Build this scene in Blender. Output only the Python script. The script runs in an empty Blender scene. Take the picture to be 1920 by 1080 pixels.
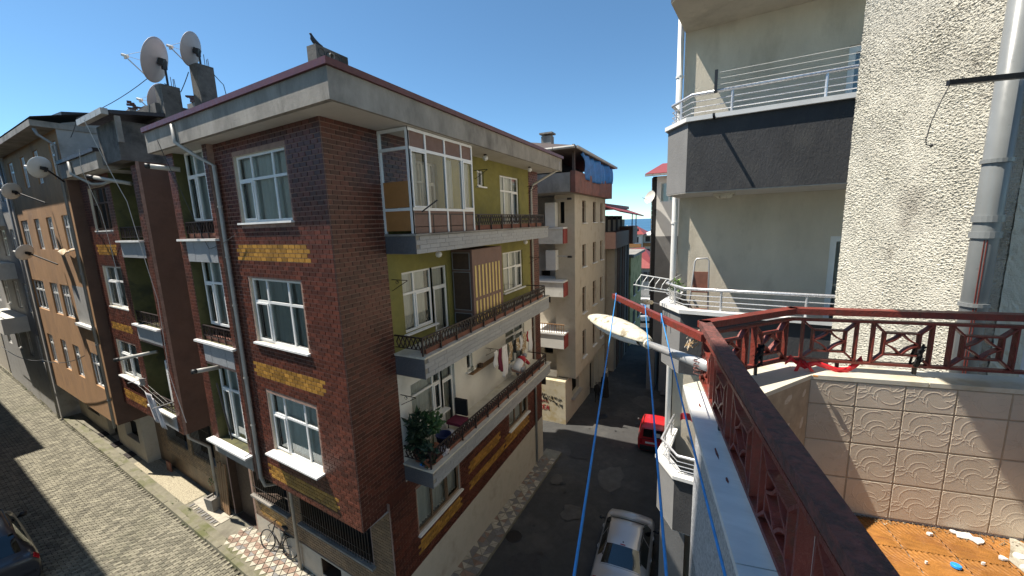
import bpy, bmesh, math, random
from mathutils import Vector, Matrix, noise
sc = bpy.context.scene
COL = sc.collection
R = random.Random(11)
rad = math.radians
H = 11.0   # eye height above the street in front of the house

# ------------------------------------------------------------------ camera
FPX = 735.0
def _cam():
    ro, d = rad(1.86), 122.0
    pt = math.atan(d / FPX)
    dn = Vector((math.sin(ro) * math.cos(pt), math.cos(ro) * math.cos(pt), math.sin(pt)))
    hy = -((363.0) * dn.x + FPX * dn.z) / dn.y
    Y = Vector((363.0, hy, FPX)).normalized()
    up = -dn
    X = Y.cross(up).normalized()
    M = Matrix((X, Y, up))
    r, u, b = M @ Vector((1, 0, 0)), M @ Vector((0, -1, 0)), M @ Vector((0, 0, -1))
    cd = bpy.data.cameras.new('camera'); co = bpy.data.objects.new('camera', cd); COL.objects.link(co)
    co.matrix_world = Matrix(((r.x, u.x, b.x, 0), (r.y, u.y, b.y, 0), (r.z, u.z, b.z, H), (0, 0, 0, 1)))
    cd.sensor_width = 36; cd.lens = 36 * FPX / 1920; cd.clip_start = 0.05; cd.clip_end = 90000
    sc.camera = co
_cam()
CAM = Vector((0, 0, H))

# ------------------------------------------------------------------ sky, sun, exposure
SUN = Vector((0.55, 0.19, -1.0)).normalized()      # direction the light travels
w = bpy.data.worlds.new('World'); sc.world = w; w.use_nodes = True
nt = w.node_tree; nt.nodes.clear()
sky = nt.nodes.new('ShaderNodeTexSky'); sky.sky_type = 'NISHITA'; sky.sun_disc = False
sky.sun_elevation = math.asin(-SUN.z); sky.sun_rotation = math.atan2(-SUN.x, -SUN.y)
sky.altitude = 0; sky.air_density = 0.7; sky.dust_density = 0.0; sky.ozone_density = 7.0
bgn = nt.nodes.new('ShaderNodeBackground'); bgn.inputs[1].default_value = 0.1
wo = nt.nodes.new('ShaderNodeOutputWorld')
tint = nt.nodes.new('ShaderNodeMix'); tint.data_type = 'RGBA'; tint.blend_type = 'MULTIPLY'; tint.inputs[0].default_value = 1.0
tint.inputs[7].default_value = (1.0, 1.14, 1.0, 1)      # slightly turquoise sea air
nt.links.new(sky.outputs[0], tint.inputs[6]); nt.links.new(tint.outputs[2], bgn.inputs[0]); nt.links.new(bgn.outputs[0], wo.inputs[0])
sl = bpy.data.lights.new('sun', 'SUN'); sl.energy = 4.7; sl.angle = rad(0.53); sl.color = (1.0, 0.93, 0.82)
so = bpy.data.objects.new('sun', sl); COL.objects.link(so)
so.rotation_euler = SUN.to_track_quat('-Z', 'Y').to_euler(); so.location = (-20, -10, 40)
sc.view_settings.view_transform = 'Standard'; sc.view_settings.look = 'None'
sc.view_settings.exposure = 0.95; sc.view_settings.gamma = 1.0; sc.view_settings.use_curve_mapping = False

# ------------------------------------------------------------------ materials
MATS = {}
def mat(name, c, rough=.75, var=.25, scale=2.5, c2=None, c2lo=.5, c2hi=.62, c2s=1.2, bump=0., bs=60., metal=0.,
        isl=0., spec=.5, coat=0., stretch=None, detail=6, rn=.1):
    m = bpy.data.materials.new(name); m.use_nodes = True; t = m.node_tree; N = t.nodes; L = t.links
    b = N['Principled BSDF']; b.inputs['Roughness'].default_value = rough; b.inputs['Metallic'].default_value = metal
    b.inputs['Specular IOR Level'].default_value = spec; b.inputs['Coat Weight'].default_value = coat
    tc = N.new('ShaderNodeTexCoord'); src = tc.outputs['Object']
    if stretch:
        mp = N.new('ShaderNodeMapping'); mp.inputs['Scale'].default_value = stretch; L.new(src, mp.inputs[0]); src = mp.outputs[0]
    def nz(s, d=detail):
        n = N.new('ShaderNodeTexNoise'); n.inputs['Scale'].default_value = s; n.inputs['Detail'].default_value = d
        n.inputs['Roughness'].default_value = .65; L.new(src, n.inputs['Vector']); return n
    def mix(f, a, bb, mode='MIX'):
        x = N.new('ShaderNodeMix'); x.data_type = 'RGBA'; x.blend_type = mode
        if isinstance(f, float): x.inputs[0].default_value = f
        else: L.new(f, x.inputs[0])
        for i, q in ((6, a), (7, bb)):
            if isinstance(q, tuple): x.inputs[i].default_value = (*q[:3], 1)
            else: L.new(q, x.inputs[i])
        return x.outputs[2]
    def ramp(s, lo, hi, a=0., bq=1.):
        r = N.new('ShaderNodeMapRange'); r.inputs[1].default_value = lo; r.inputs[2].default_value = hi
        r.inputs[3].default_value = a; r.inputs[4].default_value = bq; L.new(s, r.inputs[0]); return r.outputs[0]
    dark = tuple(x * (1 - var) for x in c); lite = tuple(min(1, x * (1 + var * .6)) for x in c)
    col = mix(ramp(nz(scale).outputs[0], .3, .7), dark, lite)
    if c2: col = mix(ramp(nz(c2s).outputs[0], c2lo, c2hi), col, c2)
    if isl:
        g = N.new('ShaderNodeNewGeometry'); oi = N.new('ShaderNodeObjectInfo')
        a = N.new('ShaderNodeMath'); a.operation = 'ADD'; L.new(g.outputs['Random Per Island'], a.inputs[0]); L.new(oi.outputs['Random'], a.inputs[1])
        fr = N.new('ShaderNodeMath'); fr.operation = 'FRACT'; L.new(a.outputs[0], fr.inputs[0])
        v = ramp(fr.outputs[0], 0, 1, 1 - isl, 1 + isl * .6)
        cb = N.new('ShaderNodeCombineColor')
        for i in range(3): L.new(v, cb.inputs[i])
        col = mix(1.0, col, cb.outputs[0], 'MULTIPLY')
    L.new(col, b.inputs['Base Color'])
    if bump:
        bn = N.new('ShaderNodeBump'); bn.inputs['Strength'].default_value = min(1, bump); bn.inputs['Distance'].default_value = .02
        L.new(nz(bs, 4).outputs[0], bn.inputs['Height']); L.new(bn.outputs[0], b.inputs['Normal'])
    rr = ramp(nz(scale * 3).outputs[0], .3, .7, max(.03, rough - rn), min(1, rough + rn)); L.new(rr, b.inputs['Roughness'])
    MATS[name] = m; return m
def glassmat(name, tint=(.55, .6, .6), dark=.0, rough=.02):
    m = bpy.data.materials.new(name); m.use_nodes = True; t = m.node_tree; N = t.nodes; L = t.links; N.clear()
    o = N.new('ShaderNodeOutputMaterial'); tr = N.new('ShaderNodeBsdfTransparent'); tr.inputs[0].default_value = (*tint, 1)
    gl = N.new('ShaderNodeBsdfGlossy'); gl.inputs['Roughness'].default_value = rough; gl.inputs[0].default_value = (.9, .95, .95, 1)
    fr = N.new('ShaderNodeFresnel'); fr.inputs[0].default_value = 1.9
    n = N.new('ShaderNodeTexNoise'); n.inputs['Scale'].default_value = 3.; bp = N.new('ShaderNodeBump'); bp.inputs['Strength'].default_value = .04
    L.new(n.outputs[0], bp.inputs['Height']); L.new(bp.outputs[0], gl.inputs['Normal']); L.new(bp.outputs[0], fr.inputs['Normal'])
    mx = N.new('ShaderNodeMixShader'); L.new(fr.outputs[0], mx.inputs[0]); L.new(tr.outputs[0], mx.inputs[1]); L.new(gl.outputs[0], mx.inputs[2])
    L.new(mx.outputs[0], o.inputs[0]); MATS[name] = m; return m
glassmat('glass', (.86, .89, .88)); glassmat('car_glass', (.10, .12, .13))
mat('brick', (.108, .029, .016), .46, .3, 14, isl=.42, c2=(.055, .017, .011), c2s=.8, c2lo=.5, c2hi=.72, bump=.15, bs=120, spec=.5)
mat('brick_yellow', (.37, .19, .036), .42, .22, 14, isl=.4, bump=.12, bs=120)
mat('brick_ochre', (.19, .115, .06), .5, .25, 9, isl=.35, c2=(.07, .05, .035), c2lo=.5, c2hi=.75)
mat('mortar', (.31, .20, .155), .9, .3, 8)
mat('mortar_dark', (.10, .07, .06), .9, .3, 8)
mat('olive', (.205, .185, .048), .85, .2, 2.2, c2=(.145, .138, .05), c2lo=.5, c2hi=.75, bump=.15)
mat('plaster_white', (.66, .64, .58), .9, .10, 1.6, c2=(.46, .44, .38), c2lo=.55, c2hi=.8, bump=.1)
mat('plaster_beige', (.47, .42, .34), .9, .16, 1.2, c2=(.33, .28, .22), c2lo=.5, c2hi=.72, bump=.2)
mat('plaster_grey', (.34, .33, .31), .9, .2, 1.2, c2=(.2, .19, .17), c2lo=.5, c2hi=.7, bump=.15)
mat('plaster_ochre', (.40, .225, .105), .9, .2, 1.3, c2=(.25, .145, .08), c2lo=.5, c2hi=.72, bump=.2, stretch=(1, 1, .45))
mat('plaster_brown', (.125, .07, .048), .85, .2, 1.1, c2=(.085, .05, .037), c2lo=.5, c2hi=.7, bump=.1)
mat('plaster_dark', (.05, .05, .052), .9, .22, 2, c2=(.078, .076, .073), c2lo=.52, c2hi=.7, c2s=3, bump=.35, bs=45, stretch=(1, 1, .45))
mat('plaster_mid', (.19, .188, .185), .9, .14, 2, bump=.25, bs=45)
mat('plaster_black', (.014, .014, .015), .8, .2, 3, bump=.2)
mat('plaster_cream', (.57, .51, .41), .92, .12, 2.0, c2=(.41, .36, .28), c2lo=.52, c2hi=.78, c2s=2.2, bump=.3, bs=50, stretch=(1, 1, .4))
mat('moss_wall', (.44, .40, .20), .95, .35, 1.2, c2=(.2, .2, .08), c2lo=.48, c2hi=.62)
mat('concrete', (.27, .25, .22), .92, .32, 2.2, c2=(.13, .12, .105), c2lo=.5, c2hi=.68, bump=.3, bs=35, stretch=(1, 1, .5))
mat('concrete_dark', (.13, .12, .108), .95, .4, 2.5, c2=(.05, .047, .042), c2lo=.5, c2hi=.62, bump=.35, bs=30)
mat('soffit', (.50, .475, .43), .9, .12, 1.5, c2=(.3, .26, .2), c2lo=.6, c2hi=.85)
mat('granite', (.36, .37, .38), .45, .35, 55, c2=(.22, .23, .24), c2lo=.45, c2hi=.6, c2s=90, isl=.1)
mat('granite_dark', (.115, .12, .13), .4, .4, 55, c2=(.05, .052, .06), c2s=80)
mat('marble', (.78, .77, .74), .35, .18, 2.5, c2=(.58, .57, .55), c2lo=.5, c2hi=.75, stretch=(1, 3, 1))
mat('marble_warm', (.60, .56, .46), .4, .2, 3, c2=(.42, .33, .19), c2lo=.55, c2hi=.75, c2s=3.5)
mat('pvc', (.74, .74, .72), .35, .06, 6, c2=(.55, .53, .48), c2lo=.62, c2hi=.85)
mat('wood_frame', (.10, .055, .035), .5, .3, 12)
mat('frame_brown', (.16, .10, .06), .5, .3, 8)
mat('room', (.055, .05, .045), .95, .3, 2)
mat('curtain', (.80, .79, .75), .95, .12, 9, stretch=(1, 1, .1), spec=.1)
mat('curtain_grey', (.50, .51, .48), .95, .2, 9, stretch=(1, 1, .1), spec=.1)
mat('iron', (.022, .014, .013), .5, .4, 12, c2=(.10, .04, .025), c2lo=.55, c2hi=.7, c2s=9)
mat('iron_black', (.014, .013, .013), .45, .3, 12)
mat('planter_red', (.19, .075, .05), .8, .3, 6)
mat('trim_maroon', (.095, .022, .026), .45, .25, 4)
mat('trim_dark', (.022, .016, .018), .5, .3, 4)
mat('pipe_white', (.36, .345, .31), .45, .15, 5, c2=(.3, .28, .25), c2lo=.55, c2hi=.75)
mat('pipe_grey', (.21, .22, .22), .35, .1, 4)
mat('roof_red', (.25, .045, .04), .6, .2, 3)
mat('roof_tile', (.065, .048, .043), .85, .35, 4, isl=.3)
mat('white_paint', (.72, .71, .68), .5, .1, 4)
mat('asphalt', (.046, .046, .045), .85, .25, 1.3, c2=(.075, .072, .067), c2lo=.5, c2hi=.66, c2s=.55, bump=.4, bs=160)
mat('paver', (.222, .204, .15), .9, .3, 5, isl=.42, c2=(.15, .143, .095), c2lo=.55, c2hi=.75, c2s=.35, bump=.35, bs=70)
mat('paver_joint', (.07, .062, .045), 1., .3, 6)
mat('kerb', (.19, .175, .125), .95, .3, 3, c2=(.10, .105, .04), c2lo=.5, c2hi=.68, c2s=.8, bump=.4, bs=40)
mat('sidewalk', (.20, .185, .14), .95, .25, 3, c2=(.12, .105, .08), c2lo=.5, c2hi=.7, bump=.4, bs=40)
mat('aggregate', (.42, .37, .26), .95, .5, 45, c2=(.2, .17, .12), c2s=30, c2lo=.5, c2hi=.6, bump=.5, bs=60)
mat('tile_light', (.42, .38, .30), .6, .2, 8, isl=.15)
mat('tile_grey', (.20, .19, .18), .6, .2, 8, isl=.2)
mat('tile_red', (.25, .165, .12), .6, .2, 8, isl=.2)
mat('terrain', (.10, .095, .08), 1., .3, .05)
mat('rail_red', (.20, .036, .024), .42, .25, 7, c2=(.12, .038, .027), c2lo=.52, c2hi=.66, c2s=22, bump=.35, bs=70)
mat('rail_worn', (.20, .068, .054), .7, .35, 20, c2=(.085, .042, .036), c2lo=.45, c2hi=.6, c2s=45, bump=.6, bs=110)
mat('wall_tile', (.60, .51, .40), .33, .12, 4, isl=.13, c2=(.52, .42, .31), c2lo=.6, c2hi=.85)
mat('grout', (.42, .33, .23), .95, .2, 20)
mat('floor_tile', (.31, .135, .032), .42, .35, 5, isl=.18, c2=(.19, .075, .025), c2lo=.5, c2hi=.7, stretch=(3, 9, 1), bump=.2, bs=15)
mat('debris', (.16, .12, .07), 1., .5, 30, c2=(.4, .36, .28), c2s=40, c2lo=.55, c2hi=.62)
mat('paint_flake', (.72, .70, .66), .8, .1, 9, c2=(.35, .34, .32), c2s=30, c2lo=.62, c2hi=.66)
mat('granite_speckle', (.46, .46, .46), .6, .35, 60, c2=(.25, .25, .26), c2s=75, c2lo=.5, c2hi=.58)
mat('stucco', (.66, .63, .54), .95, .16, 4, c2=(.28, .25, .21), c2lo=.55, c2hi=.80, c2s=2.6, bump=.8, bs=110)
mat('blue_rope', (.035, .26, .62), .6, .2, 40)
mat('ribbon', (.70, .02, .03), .4, .15, 9)
mat('tarp', (.02, .14, .42), .45, .3, 4, bump=.3, bs=10)
mat('silver', (.50, .495, .49), .30, .03, 2, metal=.45, coat=.5, rn=0.)
mat('red_paint', (.50, .018, .022), .3, .08, 2, coat=.5, rn=0.)
mat('dark_paint', (.035, .035, .042), .28, .2, 2, coat=.4, rn=0.)
mat('white_car', (.7, .7, .7), .3, .05, 2, coat=.5, rn=0.)
mat('rubber', (.018, .018, .018), .8, .2, 9)
mat('alloy', (.35, .35, .36), .35, .1, 9, metal=.6)
mat('black_plastic', (.02, .02, .021), .5, .2, 9)
mat('lamp_red', (.35, .012, .02), .2, .1, 9, coat=.5, rn=0.)
mat('lamp_clear', (.6, .6, .6), .15, .1, 9, coat=.5, rn=0.)
mat('plate', (.75, .75, .75), .5, .08, 9)
mat('dish', (.42, .37, .355), .5, .08, 3, c2=(.33, .27, .25), c2lo=.55, c2hi=.75)
mat('dish_white', (.62, .60, .55), .5, .08, 3)
mat('rust', (.12, .06, .035), .85, .4, 10)
mat('cable', (.03, .03, .03), .6, .1, 5)
mat('cable_white', (.5, .49, .46), .6, .1, 5)
mat('lamp_shell', (.58, .53, .42), .6, .2, 5, c2=(.22, .18, .11), c2lo=.5, c2hi=.62, c2s=14)
mat('galv', (.42, .42, .42), .4, .15, 8, metal=.3)
mat('steel', (.62, .62, .63), .28, .08, 8, metal=.5)
mat('skin', (.42, .24, .17), .6, .08, 8)
mat('cloth_black', (.012, .012, .014), .95, .2, 9)
mat('cloth_white', (.70, .68, .66), .95, .08, 6, c2=(.55, .5, .5), c2lo=.55, c2hi=.7)
mat('cloth_maroon', (.16, .02, .045), .95, .2, 6)
mat('cloth_tan', (.38, .25, .12), .95, .3, 12, c2=(.62, .55, .45), c2s=18, c2lo=.5, c2hi=.56)
mat('cloth_red', (.40, .03, .04), .95, .2, 6)
mat('cloth_grey', (.30, .30, .31), .95, .2, 6)
mat('cloth_blue', (.02, .03, .10), .9, .2, 6)
mat('cloth_stripe', (.60, .57, .57), .95, .2, 3, c2=(.30, .27, .28), c2s=20, c2lo=.48, c2hi=.56, stretch=(1, 1, .12))
mat('hair', (.12, .11, .10), .8, .2, 20)
mat('leaf', (.055, .12, .03), .6, .35, 9, isl=.4)
mat('leaf_dark', (.022, .05, .022), .6, .35, 9, isl=.4)
mat('leaf_pale', (.20, .30, .10), .6, .3, 9, isl=.3)
mat('terracotta', (.30, .11, .06), .8, .2, 6)
mat('wood', (.26, .15, .075), .7, .3, 4, stretch=(6, 6, .6))
mat('wood_dark', (.06, .035, .022), .6, .3, 5)
mat('brown_panel', (.16, .09, .07), .6, .12, 3)
mat('orange_board', (.36, .165, .05), .6, .15, 3)
mat('yellow_slat', (.62, .46, .16), .6, .12, 4)
mat('bird', (.03, .032, .04), .7, .3, 20)
mat('sack', (.60, .59, .56), .9, .15, 6)
mat('mat_dark', (.03, .024, .022), .95, .4, 12)
mat('ladder_brown', (.24, .10, .065), .6, .25, 8)
mat('graffiti_black', (.02, .02, .025), .8, .3, 20)
mat('graffiti_red', (.42, .02, .03), .8, .3, 20)
mat('paint_worn', (.53, .47, .34), .95, .16, 1.6, c2=(.40, .30, .13), c2lo=.5, c2hi=.68, c2s=1.3)
mat('cap_blue', (.02, .30, .85), .4, .08, 9)
mat('boiler', (.62, .62, .60), .4, .06, 5)
mat('sign_black', (.02, .018, .016), .6, .4, 14, c2=(.12, .1, .07), c2s=12, c2lo=.6, c2hi=.64)
mat('blue_letter', (.03, .10, .45), .5, .1, 9)
mat('stone_strip', (.16, .16, .155), .9, .3, 10, isl=.3)
mat('sea', (.018, .085, .17), .35, .15, .002, bump=.25, bs=.15)
mat('olive_shaded', (.095, .09, .032), .9, .3, 2, c2=(.05, .05, .025))  # olive wall paint with the shade of the recesses put into its colour
mat('parapet_brown', (.20, .075, .05), .7, .25, 2, c2=(.12, .05, .035))
mat('soffit_white', (.74, .72, .68), .9, .06, 2)
mat('weed', (.10, .16, .04), .8, .4, 5, isl=.4)
mat('litter', (.45, .43, .38), .9, .4, 9, isl=.5)
mat('asphalt_patch', (.034, .034, .035), .8, .2, 3, bump=.4, bs=120)
mat('asphalt_worn', (.085, .082, .076), .9, .25, 3, bump=.4, bs=120)
mat('cement', (.40, .37, .30), .95, .3, 9, c2=(.2, .17, .12), c2s=14, c2lo=.5, c2hi=.6, bump=.4)
# ------------------------------------------------------------------ mesh helpers
ID = Matrix.Identity(4)
def frame(o, xd, yd, zd=(0, 0, 1)):
    xd, yd, zd = Vector(xd), Vector(yd), Vector(zd)
    return Matrix(((xd.x, yd.x, zd.x, o[0]), (xd.y, yd.y, zd.y, o[1]), (xd.z, yd.z, zd.z, o[2]), (0, 0, 0, 1)))
LD, NL = Vector((-.99674, .0807, 0)), Vector((-.0807, -.99674, 0))
CORNER = Vector((-6.44, 5.31, 0))
LF = frame(CORNER, LD, NL)                                   # (s along side street, d out of the wall, z)
RF = frame((-6.44, 0, 0), (0, 1, 0), (1, 0, 0))              # (y along main street, d out of the wall, z)
_a = rad(-8.79)
UV = frame((0, 0, H), (math.sin(_a), math.cos(_a), 0), (math.cos(_a), -math.sin(_a), 0))   # own balcony (u, v, height from eye)
def rot(x, y, z, a): return Matrix.Translation((x, y, z)) @ Matrix.Rotation(a, 4, 'Z')
WL = {}
def _tag(o, label=None, cat=None, group=None, kind=None):
    for k, v in (('label', label), ('category', cat), ('group', group), ('kind', kind)):
        if v: o[k] = v
    return o
def thing(name, label, cat, loc, group=None):
    o = bpy.data.objects.new(name, None); COL.objects.link(o); o.location = loc; o.empty_display_size = .2
    WL[o] = Vector(loc); return _tag(o, label, cat, group)
class MB:
    def __init__(s, fr=ID): s.v = []; s.f = []; s.m = []; s.fr = fr; s.mi = 0
    def add(s, pts, faces):
        b = len(s.v); flip = s.fr.determinant() < 0
        s.v += [s.fr @ Vector(p) for p in pts]
        for f in faces:
            f = [b + i for i in f]
            s.f.append(f[::-1] if flip else f); s.m.append(s.mi)
        return s
    def box(s, x0, x1, y0, y1, z0, z1, sk=''):
        P = [(x0, y0, z0), (x1, y0, z0), (x1, y1, z0), (x0, y1, z0), (x0, y0, z1), (x1, y0, z1), (x1, y1, z1), (x0, y1, z1)]
        F = {'b': (0, 3, 2, 1), 't': (4, 5, 6, 7), 'f': (0, 1, 5, 4), 'k': (2, 3, 7, 6), 'l': (3, 0, 4, 7), 'r': (1, 2, 6, 5)}
        return s.add(P, [F[k] for k in F if k not in sk])
    def quad(s, *p): return s.add(p, [tuple(range(len(p)))])
    def prism(s, poly, z0, z1):
        n = len(poly); A = sum(poly[i][0] * poly[(i + 1) % n][1] - poly[(i + 1) % n][0] * poly[i][1] for i in range(n))
        if A < 0: poly = poly[::-1]
        P = [(x, y, z0) for x, y in poly] + [(x, y, z1) for x, y in poly]
        F = [tuple(range(n))[::-1], tuple(range(n, 2 * n))] + [(i, (i + 1) % n, n + (i + 1) % n, n + i) for i in range(n)]
        return s.add(P, F)
    def bar(s, p, q, w, h, up=(0, 0, 1)):
        p, q = Vector(p), Vector(q); d = (q - p); L = d.length
        if L < 1e-6: return s
        d /= L; u = Vector(up)
        if abs(d.dot(u)) > .98: u = Vector((1, 0, 0)) if abs(d.x) < .9 else Vector((0, 1, 0))
        x = d.cross(u).normalized(); y = x.cross(d)
        P = [c + x * (a * w / 2) + y * (b * h / 2) for c in (p, q) for a, b in ((-1, -1), (1, -1), (1, 1), (-1, 1))]
        return s.add(P, [(0, 1, 2, 3)[::-1][::-1], (7, 6, 5, 4), (0, 4, 5, 1), (1, 5, 6, 2), (2, 6, 7, 3), (3, 7, 4, 0)])
    def tube(s, pts, r, n=6, cap=True):
        pts = [Vector(p) for p in pts]; k = len(pts); rs = r if isinstance(r, (list, tuple)) else [r] * k
        P = []; pu = None
        for i in range(k):
            d = (pts[min(i + 1, k - 1)] - pts[max(i - 1, 0)])
            d = d.normalized() if d.length > 1e-9 else Vector((0, 0, 1))
            if pu is None: pu = Vector((0, 0, 1)) if abs(d.z) < .9 else Vector((1, 0, 0))
            x = d.cross(pu).normalized(); pu = x.cross(d)
            for j in range(n):
                a = 2 * math.pi * j / n; P.append(pts[i] + (x * math.cos(a) + pu * math.sin(a)) * rs[i])
        F = [(i * n + j, i * n + (j + 1) % n, (i + 1) * n + (j + 1) % n, (i + 1) * n + j) for i in range(k - 1) for j in range(n)]
        if cap: F += [tuple(range(n))[::-1], tuple(range((k - 1) * n, k * n))]
        return s.add(P, F)
    def lathe(s, prof, n=20, c=(0, 0, 0), ax=(0, 0, 1)):
        ax = Vector(ax).normalized(); u = Vector((0, 0, 1)) if abs(ax.z) < .9 else Vector((1, 0, 0))
        x = ax.cross(u).normalized(); y = ax.cross(x); c = Vector(c)
        P = [c + ax * h + (x * math.cos(2 * math.pi * j / n) + y * math.sin(2 * math.pi * j / n)) * max(r, 1e-4) for r, h in prof for j in range(n)]
        F = [(i * n + j, i * n + (j + 1) % n, (i + 1) * n + (j + 1) % n, (i + 1) * n + j) for i in range(len(prof) - 1) for j in range(n)]
        return s.add(P, F)
    def grid(s, nx, ny, fn):
        P = [fn(i / nx, j / ny) for j in range(ny + 1) for i in range(nx + 1)]
        F = [(j * (nx + 1) + i, j * (nx + 1) + i + 1, (j + 1) * (nx + 1) + i + 1, (j + 1) * (nx + 1) + i) for j in range(ny) for i in range(nx)]
        return s.add(P, F)
    def build(s, name, mats, parent=None, smooth=False, kind=None, label=None, cat=None, group=None, org=None, solid=0):
        if not isinstance(mats, (list, tuple)): mats = [mats]
        if parent is not None: o0 = WL[parent]
        elif org is not None: o0 = Vector(org)
        else:
            xs = [p.x for p in s.v]; ys = [p.y for p in s.v]; zs = [p.z for p in s.v]
            o0 = Vector(((min(xs) + max(xs)) / 2, (min(ys) + max(ys)) / 2, min(zs)))
        me = bpy.data.meshes.new(name); me.from_pydata([p - o0 for p in s.v], [], s.f)
        for m in mats: me.materials.append(MATS[m])
        if len(mats) > 1: me.polygons.foreach_set('material_index', s.m)
        if smooth: me.polygons.foreach_set('use_smooth', [True] * len(s.f))
        me.update()
        o = bpy.data.objects.new(name, me); COL.objects.link(o)
        if parent is not None: o.parent = parent; WL[o] = WL[parent]
        else: o.location = o0; WL[o] = o0
        if solid:
            sm = o.modifiers.new('thickness', 'SOLIDIFY'); sm.thickness = solid; sm.offset = 0
        return _tag(o, label, cat, group, kind)
def copytree(o, loc, rz=None, label=None, parent=None):
    c = o.copy(); COL.objects.link(c)
    if parent is None:
        c.location = loc; WL[c] = Vector(loc)
        if rz is not None: c.rotation_euler = (0, 0, rz)
        if label: c['label'] = label
    else: c.parent = parent
    for ch in list(o.children): copytree(ch, None, None, None, c)
    return c

# ------------------------------------------------------------------ wall, brick and window builders
def wall(mb, a0, a1, z0, z1, holes=(), d=0., rev=.16, mi=0, rmi=None, room=None):
    """flat wall with real openings; each hole = (a0,a1,z0,z1); reveals of depth rev; room = material index of a recess box"""
    mb.mi = mi
    A = sorted({a0, a1} | {min(max(h[i], a0), a1) for h in holes for i in (0, 1)})
    Z = sorted({z0, z1} | {min(max(h[i], z0), z1) for h in holes for i in (2, 3)})
    for i in range(len(A) - 1):
        for j in range(len(Z) - 1):
            ca, cz = (A[i] + A[i + 1]) / 2, (Z[j] + Z[j + 1]) / 2
            if any(h[0] < ca < h[1] and h[2] < cz < h[3] for h in holes): continue
            mb.quad((A[i], d, Z[j]), (A[i], d, Z[j + 1]), (A[i + 1], d, Z[j + 1]), (A[i + 1], d, Z[j]))
    for h in holes:
        mb.mi = mi if rmi is None else rmi
        p, q, r, t = h[:4]; e = d - rev
        mb.quad((p, d, r), (p, e, r), (p, e, t), (p, d, t)); mb.quad((q, d, r), (q, d, t), (q, e, t), (q, e, r))
        mb.quad((p, d, r), (q, d, r), (q, e, r), (p, e, r)); mb.quad((p, d, t), (p, e, t), (q, e, t), (q, d, t))
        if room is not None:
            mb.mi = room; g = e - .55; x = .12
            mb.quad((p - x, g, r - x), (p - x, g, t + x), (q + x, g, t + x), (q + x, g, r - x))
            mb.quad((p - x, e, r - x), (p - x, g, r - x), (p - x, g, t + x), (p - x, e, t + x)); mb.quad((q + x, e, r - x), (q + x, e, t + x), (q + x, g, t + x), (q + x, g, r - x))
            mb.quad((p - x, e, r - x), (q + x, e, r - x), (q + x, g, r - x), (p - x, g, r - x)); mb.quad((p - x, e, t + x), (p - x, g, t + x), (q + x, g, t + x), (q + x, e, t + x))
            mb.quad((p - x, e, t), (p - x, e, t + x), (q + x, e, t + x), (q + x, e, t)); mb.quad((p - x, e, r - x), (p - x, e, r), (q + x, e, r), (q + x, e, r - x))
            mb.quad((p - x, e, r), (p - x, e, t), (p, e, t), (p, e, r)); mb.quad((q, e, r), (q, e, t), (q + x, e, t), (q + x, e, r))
    mb.mi = mi
class Bricks:
    """real bricks: those that show largest become parts of their own, the rest one joined part"""
    def __init__(s, T, name='brick', mats=('brick', 'brick_yellow'), bw=.21, bh=.094, j=.017, dep=.012, cap=300):
        s.T = T; s.L = []; s.mats = mats; s.bw = bw; s.bh = bh; s.j = j; s.dep = dep; s.name = name; s.cap = cap
    def lay(s, fr, a0, a1, z0, z1, holes=(), bands=(), d=0., bond=.5):
        n = int(round((z1 - z0) / s.bh)); bh = (z1 - z0) / n
        for r in range(n):
            zb = z0 + r * bh; zc = zb + bh / 2
            x = a0 - (s.bw * bond if r % 2 else 0)
            while x < a1 - .02:
                p, q = max(x, a0), min(x + s.bw, a1); x += s.bw
                if q - p < .03: continue
                segs = [(p, q)]
                for h in holes:
                    if zb + bh * .8 > h[2] and zb + bh * .2 < h[3]:
                        ns = []
                        for (u, v) in segs:
                            if v <= h[0] or u >= h[1]: ns.append((u, v)); continue
                            if u < h[0]: ns.append((u, h[0]))
                            if v > h[1]: ns.append((h[1], v))
                        segs = ns
                for (u, v) in segs:
                    if v - u < .025: continue
                    c = (u + v) / 2; mi = 1 if any(b[0] < c < b[1] and b[2] < zc < b[3] for b in bands) else 0
                    full = abs(v - u - s.bw) < 1e-6
                    wp = fr @ Vector((c, d, zc)); s.L.append(((wp - CAM).length * (1 if full else 9), fr, u, v, zb, bh, d, mi, full, wp))
    def done(s):
        s.L.sort(key=lambda t: t[0]); ind = [t for t in s.L if t[8]][:s.cap]; ids = set(map(id, ind)); mb = MB(); meshes = {}
        g = s.j / 2
        for t in s.L:
            _, fr, u, v, zb, bh, d, mi, full, wp = t
            dp = s.dep + R.uniform(-.0018, .0018)
            if id(t) in ids:
                key = (mi, round(fr[0][0], 4), round(fr[0][1], 4), round(bh, 4))
                if key not in meshes:
                    m = MB(Matrix.Translation(-fr.translation) @ fr); w2 = s.bw / 2 - g; h2 = bh / 2 - g
                    m.box(-w2, w2, -.002, s.dep, -h2, h2, 'f')
                    me = bpy.data.meshes.new(s.name); me.from_pydata(m.v, [], m.f); me.materials.append(MATS[s.mats[mi]]); meshes[key] = me
                o = bpy.data.objects.new(s.name, meshes[key]); COL.objects.link(o); o.parent = s.T
                o.location = wp - WL[s.T] + (fr.to_3x3() @ Vector((0, R.uniform(-.0015, .0025), 0)))
                o.rotation_euler = (0, 0, R.uniform(-.006, .006))
            else:
                mb.fr = fr; mb.mi = mi; mb.box(u + g, v - g, d - .002, d + dp, zb + g, zb + bh - g, 'f')
        if mb.f: mb.build(s.name + 'work', list(s.mats), s.T, kind='stuff')
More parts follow.
